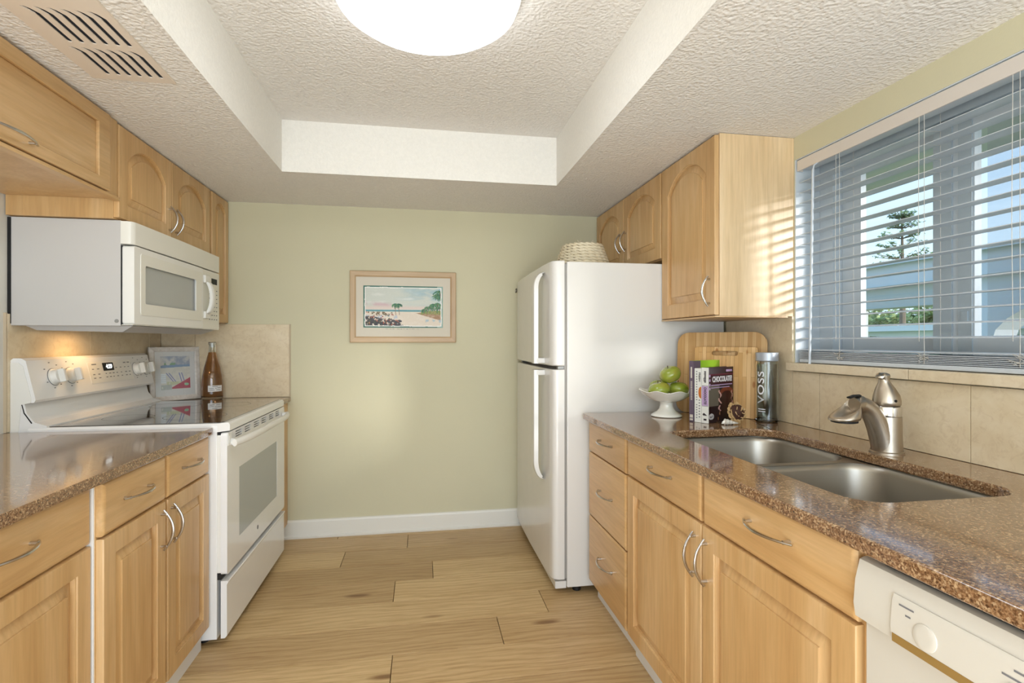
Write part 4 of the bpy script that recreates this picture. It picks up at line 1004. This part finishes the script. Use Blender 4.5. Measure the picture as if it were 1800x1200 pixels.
# ================================================================ ROSE BOTTLE (left corner)
bx, by = -1.300, 3.572
g = thing('wine_bottle', 'clear tapered bottle of orange-pink wine in the corner behind the range', 'bottle', (bx, by, CT))
prof = [(.052, 0), (.060, .004), (.0615, .02), (.062, .05), (.060, .10), (.055, .15), (.046, .20), (.034, .245), (.024, .285), (.0195, .31), (.0185, .335), (.0185, .342), (.022, .344), (.022, .358), (.019, .361)]
inn = [(.016, .361), (.0155, .335), (.0165, .31), (.0210, .285), (.0310, .245), (.043, .20), (.052, .15), (.057, .10), (.0590, .05), (.056, .026), (.050, .018)]
mb = MB(); mb.lathe([(r, CT + .0008 + z) for r, z in prof + inn], (bx, by, 0), 40); mb.build('glass_body', m_glass, g, angle=60)
mb = MB(); mb.lathe([(.0505, .0175), (.0565, .0256), (.0596, .05), (.0576, .10), (.0526, .15), (.0436, .20), (.0316, .245), (.0216, .285), (.0190, .297)], (bx, by, CT + .0008), 40); mb.build('wine', m_wine, g, angle=60)
mb = MB(); L = []
for z in (.054, .092):
    L.append([(bx + .0626 * math.cos(R(a)), by + .0626 * math.sin(R(a)), CT + z) for a in range(-92, -9, 6)])
L.append([(bx + .0619 * math.cos(R(a)), by + .0619 * math.sin(R(a)), CT + .092) for a in range(-92, -9, 6)]); L.append([(bx + .0619 * math.cos(R(a)), by + .0619 * math.sin(R(a)), CT + .054) for a in range(-92, -9, 6)])
mb.loops(L, closed=False, cap0=False, cap1=False); mb.build('paper_label', m_melamine, g, angle=60)
mb = MB(); 
for z, a0, a1 in ((.084, -70, -40), (.072, -86, -62), (.073, -56, -48), (.076, -44, -22), (.062, -86, -58), (.063, -50, -24)):
    mb.loops([[(bx + .0629 * math.cos(R(a)), by + .0629 * math.sin(R(a)), CT + z + q) for a in range(a0, a1 + 1, 4)] for q in (0, .003)], closed=False, cap0=False, cap1=False)
mb.build('label_print', m_grey, g, angle=60)
mb = MB(); mb.lathe([(.0150, .330), (.0150, .357)], (bx, by, CT), 20); mb.build('stopper', plain('clear_stopper', (222, 214, 206), .2), g)

# ================================================================ WICKER BASKET on the fridge
kx, ky, kz = .925, 2.955, 1.7125
g = thing('wicker_basket', 'woven natural rush basket on top of the fridge', 'basket', (kx, ky, kz))
m_rush = wood('woven_rush', 0, (206, 190, 158), (226, 213, 184), (238, 228, 204), .75)
mb = MB(); rows = 8; seg = 96
for k in range(rows):
    z = kz + .010 + k * .0175; rad = .153 - .0050 * k - .0001 * k * k; ph = (k % 2) * math.pi
    for strand in (0, 1):
        P = []
        for i in range(seg):
            a = 2 * math.pi * i / seg; s = math.sin(11 * a + ph + strand * math.pi + .35 * k)
            rr_ = rad + .0045 * s; P.append((kx + rr_ * math.cos(a), ky + rr_ * math.sin(a), z + .0035 * math.cos(11 * a + ph + strand * math.pi + .35 * k) + .0045))
        L = []
        for i in range(seg):
            a = 2 * math.pi * i / seg; c_ = Vector(P[i]); e = Vector((math.cos(a), math.sin(a), 0)); q = .0086 * (1 + .12 * math.sin(22 * a + k))
            L.append([c_ + e * q * math.cos(2 * math.pi * j / 6) + Vector((0, 0, 1)) * q * .95 * math.sin(2 * math.pi * j / 6) for j in range(6)])
        L.append(L[0]); mb.loops(L, cap0=False, cap1=False)
mb.build('woven_wall', m_rush, g, angle=70)
mb = MB(); mb.lathe([(.148, .004), (.142, .05), (.128, .10), (.110, .145)], (kx, ky, kz), 40); mb.build('inner_shell', plain('weave_gap_shade', (112, 88, 58), .9), g)  # shell coloured dark to paint the shade in the weave gaps
mb = MB()
for i in range(11):
    a = 2 * math.pi * i / 11; mb.tube([(kx + r * math.cos(a), ky + r * math.sin(a), kz + z) for r, z in ((.150, .004), (.143, .05), (.128, .10), (.114, .132))], .005, 6)
mb.build('upright_stakes', m_rush, g)
mb = MB()
for q in ((-.05, -.08, .02), (-.045, -.085, -.01), (.02, -.09, .015)): mb.tube([(kx + q[0], ky + q[1], kz + .146), (kx + q[0] + q[2], ky + q[1], kz + .164)], .0016, 5)
mb.build('loose_ends', m_rush, g)

# ================================================================ CUTTING BOARDS
An = Vector((1.306, 2.552, CT + .0012)); ev = Vector((.632, -.775, 0)).normalized(); nv = Vector((ev.y * -1, ev.x, 0)).normalized()   # nv points to the corner
def boardM(orig, tilt):
    t_ = R(tilt); zv = (Vector((0, 0, 1)) * math.cos(t_) + nv * math.sin(t_)); yv = zv.cross(ev)
    M = Matrix((ev, yv, zv)).transposed().to_4x4(); M.translation = orig; return M
g = thing('cutting_board', 'large bamboo cutting board with rounded corners leaning behind the smaller board', 'cutting board', M=boardM(An, 3.6))
mb = MB(); o2 = rrect(0, .437, 0, .411, (.05, .05, .06, .06), 8)
ysg = 1 if (boardM(An, 3.6).to_3x3() @ Vector((0, 1, 0))).dot(nv) > 0 else -1
fb = lambda a, b_, n: (a, ysg * n, b_)
mb.plate(o2, [], fb, 0, .014); o = mb.build('board', bamboo, g, local=True, angle=40); bv = o.modifiers.new('edge', 'BEVEL'); bv.width = .003; bv.segments = 2; bv.limit_method = 'ANGLE'
g = thing('cutting_board', 'smaller bamboo cutting board with a slot handle leaning behind the books', 'cutting board', M=boardM(An - nv * .024 + ev * .102, 3.6))
mb = MB(); mb.plate(rrect(0, .300, 0, .338, .012, 4), [rrect(.086, .211, .296, .318, .0105, 6)[::-1]], fb, 0, .016); o = mb.build('board', bamboo_light, g, local=True, angle=40); bv = o.modifiers.new('edge', 'BEVEL'); bv.width = .002; bv.segments = 2; bv.limit_method = 'ANGLE'

# ================================================================ BOOKS
ph_ = R(29); Dv = Vector((math.cos(ph_), math.sin(ph_), 0)); Tv = Vector((math.sin(ph_), -math.cos(ph_), 0))
def bookM(o): M = Matrix((Dv, -Tv, Vector((0, 0, 1)))).transposed().to_4x4(); M.translation = o; return M
P3 = Vector((1.253, 2.144, CT + .0008))
m_page = plain('book_pages', (236, 232, 226), .8)
def book(label, off, thick, L, H, mcover, mspine):
    """local x runs away from the spine, y into the stack, z up; spine at x = 0, front cover at y = 0"""
    g = thing('book', label, 'book', M=bookM(P3 - Tv * off), group='books on the right counter')
    mb = MB(); mb.box(.002, L - .003, .0018, thick - .0018, .0015, H - .003); mb.build('pages', m_page, g, local=True, smooth=False)
    mb = MB(); mb.box(0, L, 0, .0016, 0, H, .0006); mb.box(0, L, thick - .0016, thick, 0, H, .0006); mb.build('cover', mcover, g, local=True)
    mb = MB(); mb.box(-.0012, .0022, 0, thick, 0, H, .0007); mb.build('spine', mspine, g, local=True); return g
m_lilac = plain('lilac_print', (186, 158, 196), .4); m_maroon = plain('dark_maroon_print', (58, 30, 36), .3); m_cream = plain('cream_print', (226, 226, 220), .45)
m_plum = plain('dusky_purple_print', (98, 84, 100), .4); m_lime = plain('lime_green_print', (146, 190, 40), .4); m_ink = plain('dark_ink', (46, 38, 44), .5); m_whiteink = plain('white_ink', (240, 238, 238), .5)
def choc(h=120, w=100):
    Y, X = np.mgrid[0:h, 0:w]; X = X / (w - 1); Y = Y / (h - 1); f = fractal(h, w, 5, 6, 8); f3 = fractal(h, w, 16, 18, 3)
    im = np.zeros((h, w, 3)); im[:] = (44, 24, 26)
    def put(m_, c): mm = np.clip(m_, 0, 1)[..., None]; im[:] = im * (1 - mm) + np.array(c, float) * mm
    put((Y < .11) * np.clip(1 - X * 1.1, 0, 1), (104, 92, 98)); put((Y > .11) * (Y < .14), (110, 46, 60)); put((Y > .14) * (Y < .32), (66, 26, 36))
    put((Y > .335) * (X < .42 - .1 * (Y - .33)) * (Y < .70), (112, 104, 90)); put((Y > .70) * (X < .45) * (f > .62), (150, 110, 72))
    put((((X - .72) / .27) ** 2 + ((Y - .46) / .09) ** 2 < 1) * (.5 + f3), (130, 62, 40)); put((((X - .73) / .19) ** 2 + ((Y - .49) / .05) ** 2 < 1) * 1., (60, 24, 22))
    put((np.abs(X - .72) < .24) * (Y > .48) * (Y < .85), (56, 22, 20))
    put((np.abs(X - .44 - .04 * np.sin(Y * 40)) < .03) * (Y > .42) * (Y < .80) * (f3 > .42), (214, 168, 158)); put((np.abs(X - .94 - .02 * np.sin(Y * 50)) < .022) * (Y > .44) * (Y < .82) * (f3 > .42), (190, 140, 124))
    put((((X - .10) / .10) ** 2 + ((Y - .885) / .055) ** 2 < 1) * 1., (206, 204, 204)); put((((X - .10) / .07) ** 2 + ((Y - .885) / .03) ** 2 < 1) * (f3 > .5), (120, 118, 120)); return im
g = book('chocolate recipe paperback with dark cover, rightmost of the standing books', 0, .034, .211, .2475, m_maroon, m_cream)
HX = .2475
picture(choc(), (.0005, -.0008, .0006), (1, 0, 0), (0, 0, 1), .209, .246, 'cover_print', m_paint_gloss, g, local=True)
text('CHOCOLATE!', .034, (.112, -.0010, .193), (1, 0, 0), (0, 0, 1), m_whiteink, g, 'cover_title', bold=.0012, sx=.78, local=True)
mb = MB(); mb.box(.018, .198, -.0014, -.0010, .1655, .1705); mb.box(.018, .175, -.0014, -.0010, .1545, .1585); mb.box(.145, .198, -.0014, -.0010, .226, .236)
for z in (.205, .185, .165, .148): mb.box(.002, .013, -.0014, -.0010, z, z + .011)
mb.build('cover_marks', m_lilac, g, local=True, smooth=False)
mb = MB(); mb.box(-.0018, -.0013, .0015, .0325, .078, .165); mb.build('spine_band', m_lilac, g, local=True, smooth=False)
text('CHOCOLATE!', .0165, (-.0019, .0165, .122), (0, 0, -1), (0, -1, 0), m_ink, g, 'spine_title', bold=.0002, sx=.74, local=True)
mb = MB(); mb.box(-.0018, -.0013, .002, .032, .166, .1675); mb.box(-.0018, -.0013, .002, .032, .0755, .077)
rr = random.Random(4); z = .232
while z > .182: mb.box(-.0018, -.0013, .012, .020 + rr.uniform(0, .005), z - .004, z); z -= .0052
mb.add([(-.0018, .029, .038), (-.0018, .023, .046), (-.0018, .005, .034), (-.0018, .026, .034)], [(0, 1, 2, 3)]); mb.box(-.0018, -.0013, .010, .024, .012, .020)
mb.build('spine_marks', m_ink, g, local=True, smooth=False)
g = book('white hardback cookbook with spaced spine lettering, middle of the standing books', .0355, .034, .205, .243, m_cream, m_cream)
text('FRESH', .0125, (-.0013, .0085, .205), (0, 0, -1), (0, -1, 0), m_ink, g, 'spine_title', bold=.0002, sx=1.2, local=True)
mb = MB(); 
for k in range(19):
    if k != 12: mb.box(-.0018, -.0013, .020, .0255, .226 - k * .0115, .231 - k * .0115)
for k in range(7): mb.box(-.0018, -.0013, .006, .0125, .098 - k * .0125, .103 - k * .0125)
mb.build('spine_marks', m_grey, g, local=True, smooth=False)
mb = MB(); mb.lathe([(.012, 0), (.012, .0006)], (0, 0, 0), 20, M=Matrix.Translation((-.0014, .002, .135)) @ Matrix.Rotation(R(-90), 4, 'Y'), sx=2.2); mb.v = [Vector((v.x, max(v.y, .0004), v.z)) for v in mb.v]; mb.build('spine_fruit_print', plain('orange_print', (196, 108, 40), .4), g, local=True)
g = book('tall purple and lime-green cookbook, leftmost of the standing books', .0745, .022, .222, .276, m_lime, m_plum)
mb = MB(); mb.box(.0, .055, -.0009, -.0001, .0005, .2755); mb.build('cover_band', m_plum, g, local=True, smooth=False)
mb = MB(); mb.box(-.0018, -.0013, .007, .014, .198, .248); 
for k in range(13): mb.box(-.0018, -.0013, .006, .0145, .180 - k * .0068, .1835 - k * .0068)
mb.box(-.0018, -.0013, .003, .018, .018, .032); mb.box(-.0018, -.0013, .003, .018, .006, .014); mb.build('spine_marks', plain('pale_gold_ink', (206, 200, 186), .5), g, local=True, smooth=False)

# ================================================================ FRUIT DISH AND APPLES
dx_, dy_ = 1.178, 2.398
g = thing('pedestal_dish', 'white porcelain pedestal dish with wavy rim holding green apples', 'dish', (dx_, dy_, CT))
m_porc = plain('white_porcelain', (238, 235, 226), .12, Coat_Weight=.6)
mb = MB(); mb.lathe([(.070, .0008), (.074, .004), (.073, .009), (.062, .016), (.046, .026), (.035, .040), (.031, .055), (.032, .066), (.040, .072)], (dx_, dy_, CT), 48); mb.build('foot', m_porc, g, angle=60)
prof = [(.02, .070), (.045, .072), (.078, .082), (.105, .098), (.122, .114), (.130, .123), (.1335, .126), (.132, .128), (.126, .125), (.117, .118), (.100, .105), (.073, .089), (.040, .080), (.01, .078)]
mb = MB(); L = []
for r, z in prof:
    k_ = max(0, (r - .06) / .075); L.append([(dx_ + r * (1 + .035 * k_ * math.cos(8 * a)) * math.cos(a), dy_ + r * (1 + .035 * k_ * math.cos(8 * a)) * math.sin(a), CT + z + .005 * k_ * math.cos(8 * a)) for a in [2 * math.pi * i / 96 for i in range(96)]])
mb.loops(L); mb.build('bowl', m_porc, g, angle=70)
m_ap, t, b = new_mat('green_apple_skin'); pos = geo_pos(t)
n1 = noise(t, mapping(t, pos, (1, 1, 1)), 14, 4); n2 = noise(t, mapping(t, pos, (1, 1, 1)), 260, 2)
c = mixc(t, 'MULTIPLY', .25, ramp(t, [(.32, (132, 146, 46)), (.55, (148, 160, 60)), (.78, (158, 144, 62))], n1.outputs[0]).outputs[0], ramp(t, [(.5, (235, 235, 215)), (.62, (255, 255, 255))], n2.outputs[0]).outputs[0])
t.links.new(c, b.inputs['Base Color']); b.inputs['Roughness'].default_value = .22; b.inputs['Coat Weight'].default_value = .4
def apple(label, c, r, hz, tilt, az):
    M = Matrix.Translation(c) @ Matrix.Rotation(az, 4, 'Z') @ Matrix.Rotation(tilt, 4, 'Y')
    g = thing('apple', label, 'apple', M=M, group='green apples on the pedestal dish')
    prof = []
    for i in range(1, 24):
        a = math.pi * i / 24; rr_ = r * (math.sin(a) ** .86); z = -hz * math.cos(a); d = max(0, 1 - rr_ / (r * .42)); z -= math.copysign(hz * .34 * d * d, z); prof.append((max(rr_, .0015), z))
    mb = MB(); L = []
    for q, z in prof: L.append([(q * (1 + .018 * math.cos(5 * a) * (z < 0)) * math.cos(a), q * (1 + .018 * math.cos(5 * a) * (z < 0)) * math.sin(a), z) for a in [2 * math.pi * k / 40 for k in range(40)]])
    mb.loops(L); mb.build('flesh', m_ap, g, local=True, angle=80)
    mb = MB(); mb.tube([(0, 0, hz * .55), (.001, 0, hz * .9), (.004, .001, hz * 1.18)], [.0013, .0015, .0022], 8); mb.build('stem', plain('apple_stem', (70, 50, 34), .8), g, local=True)
apple('green apple at the left of the pedestal dish', (1.126, 2.370, CT + .1335), .0525, .036, R(-14), 0)
apple('green apple stacked on top of the other apples', (1.190, 2.384, CT + .205), .0525, .038, R(-24), .1)
apple('green apple at the right of the dish, partly behind the books', (1.235, 2.392, CT + .1335), .051, .035, R(8), .8)
apple('green apple at the back of the dish behind the others', (1.172, 2.474, CT + .1325), .047, .034, R(-30), 1.9)

# ================================================================ PINE CONE AND SHELL
g = thing('pine_cone', 'opened pine cone with pale-edged scales lying in front of the books', 'pine cone', M=Matrix.Translation((1.376, 2.116, CT + .0535)) @ Matrix.Rotation(R(20), 4, 'Z') @ Matrix.Rotation(R(68), 4, 'X') @ Matrix.Scale(1.22, 4))
m_scale = plain('tan_cone_scale', (206, 172, 122), .6); m_core = plain('dark_cone_core', (66, 38, 26), .8)
mb = MB(); mb.lathe([(.004, -.026), (.022, -.022), (.030, -.005), (.024, .012), (.008, .024)], (0, 0, 0), 18); mb.build('core', m_core, g, local=True)
mb = MB(); sc2 = MB()
for row, (n, rr_, zz, el0, sz0) in enumerate(((13, .040, -.012, -5, .0150), (11, .036, -.003, 15, .0145), (9, .027, .009, 38, .0130), (6, .016, .018, 58, .0105), (3, .006, .024, 78, .0080))):
    for k in range(n):
        el = el0 + random.uniform(-22, 22); sz = sz0 * (.75 + .7 * random.random()); a = 2 * math.pi * (k + .5 * (row % 2) + .35 * random.random()) / n + .2 * row; e = Vector((math.cos(a), math.sin(a), 0)); u_ = e * math.cos(R(el)) + Vector((0, 0, 1)) * math.sin(R(el)); s_ = e.cross(Vector((0, 0, 1))); w_ = u_.cross(s_)
        c_ = e * (rr_ * random.uniform(.82, 1.05) - sz * .55) + Vector((0, 0, zz + random.uniform(-.004, .005))); Q = [c_ - u_ * sz * .5 - s_ * sz * .35, c_ - u_ * sz * .5 + s_ * sz * .35, c_ + u_ * sz * .25 + s_ * sz * .62, c_ + u_ * sz * .62 + s_ * sz * .3 , c_ + u_ * sz * .70, c_ + u_ * sz * .62 - s_ * sz * .3, c_ + u_ * sz * .25 - s_ * sz * .62]
        mb.loops([[q + w_ * .0011 for q in Q], [q - w_ * .0011 for q in Q]])
mb.build('scales', m_scale, g, local=True, smooth=False)
g = thing('seashell', 'small pale spiral seashell lying beside the pine cone', 'shell', M=Matrix.Translation((1.312, 2.108, CT + .0135)) @ Matrix.Rotation(R(-8), 4, 'Z') @ Matrix.Rotation(R(90 + 7), 4, 'Y'))
mb = MB(); L = []
for i in range(22):
    s = i / 21; r_ = (.0135 - .0115 * s ** 1.2) * (1 + .10 * math.cos(s * 26)) * (.55 if i == 0 else 1)
    L.append([(r_ * math.cos(2 * math.pi * k / 20), r_ * (1.15 + .1 * math.cos(2 * math.pi * k / 20 + s * 9)) * math.sin(2 * math.pi * k / 20), -.006 + .062 * s) for k in range(20)])
mb.loops(L); mb.build('shell_body', plain('pale_grey_shell', (218, 214, 204), .5), g, local=True, angle=70)
mb = MB(); mb.tube([(.0, 0, -.002), (.006, .0, -.011), (.011, .003, -.014)], [.009, .006, .002], 10); mb.build('siphon_tip', m_porc, g, local=True)

# ================================================================ WATER BOTTLE
wx, wy = 1.553, 2.163
g = thing('water_bottle', 'tall clear cylindrical water bottle with grey cap and white vertical lettering', 'bottle', (wx, wy, CT))
mb = MB(); mb.lathe([(.040, .0008), (.0465, .004), (.047, .012), (.047, .268), (.0455, .2755), (.043, .2755), (.0445, .266), (.0445, .016), (.041, .012)], (wx, wy, CT), 48); mb.build('glass_body', m_glass, g, angle=50)
mb = MB(); mb.lathe([(.0405, .0125), (.0441, .0165), (.0441, .262)], (wx, wy, CT), 48); mb.build('water', m_water, g, angle=50)
mb = MB(); mb.lathe([(.046, .2762), (.0485, .279), (.0485, .312), (.0465, .315)], (wx, wy, CT), 48); mb.build('cap', plain('silver_grey_cap', (176, 182, 192), .3, .3), g, angle=40)
# lettering wraps the bottle: built flat, then bent onto the glass
def wrap_text(body, size, z, spin, ac):
    cu = bpy.data.curves.new('w', 'FONT'); cu.body = body; cu.size = size; cu.space_character = 1.12; cu.align_x = 'CENTER'; cu.align_y = 'CENTER'; cu.extrude = .0003; cu.resolution_u = 4; cu.offset = .0004
    ob = bpy.data.objects.new('w', cu); C.objects.link(ob); bpy.context.view_layer.update()
    me0 = bpy.data.meshes.new_from_object(ob.evaluated_get(bpy.context.evaluated_depsgraph_get())); mb = MB()
    for v in me0.vertices:
        s_ = -v.co.y if spin else v.co.x; h_ = v.co.x * 1.32 if spin else v.co.y
        a = ac + s_ / .0475; mb.v.append(Vector((wx + (.0474 + v.co.z) * math.cos(a), wy + (.0474 + v.co.z) * math.sin(a), CT + z + h_)))
    mb.f = [list(p.vertices) for p in me0.polygons]; mb.m = [0] * len(mb.f)
    bpy.data.objects.remove(ob); bpy.data.curves.remove(cu); bpy.data.meshes.remove(me0); return mb
ac = math.atan2(-wy, -wx) - .55
wrap_text('VOSS', .044, .158, True, ac).build('lettering', m_whiteink, g, smooth=False)
for z in (.048, .058): mb = MB(); mb.loops([[(wx + q * math.cos(ac + a), wy + q * math.sin(ac + a), CT + z + dz_) for a in [-.36 + .72 * k / 10 + .05 for k in range(11)]] for q, dz_ in ((.0472, 0), (.0480, 0), (.0480, .0035), (.0472, .0035))], closed=False); mb.build('logo_bar', m_whiteink, g, smooth=False)

for o in WN:
    wn = o.modifiers.new('normals', 'WEIGHTED_NORMAL'); wn.keep_sharp = True; wn.weight = 80
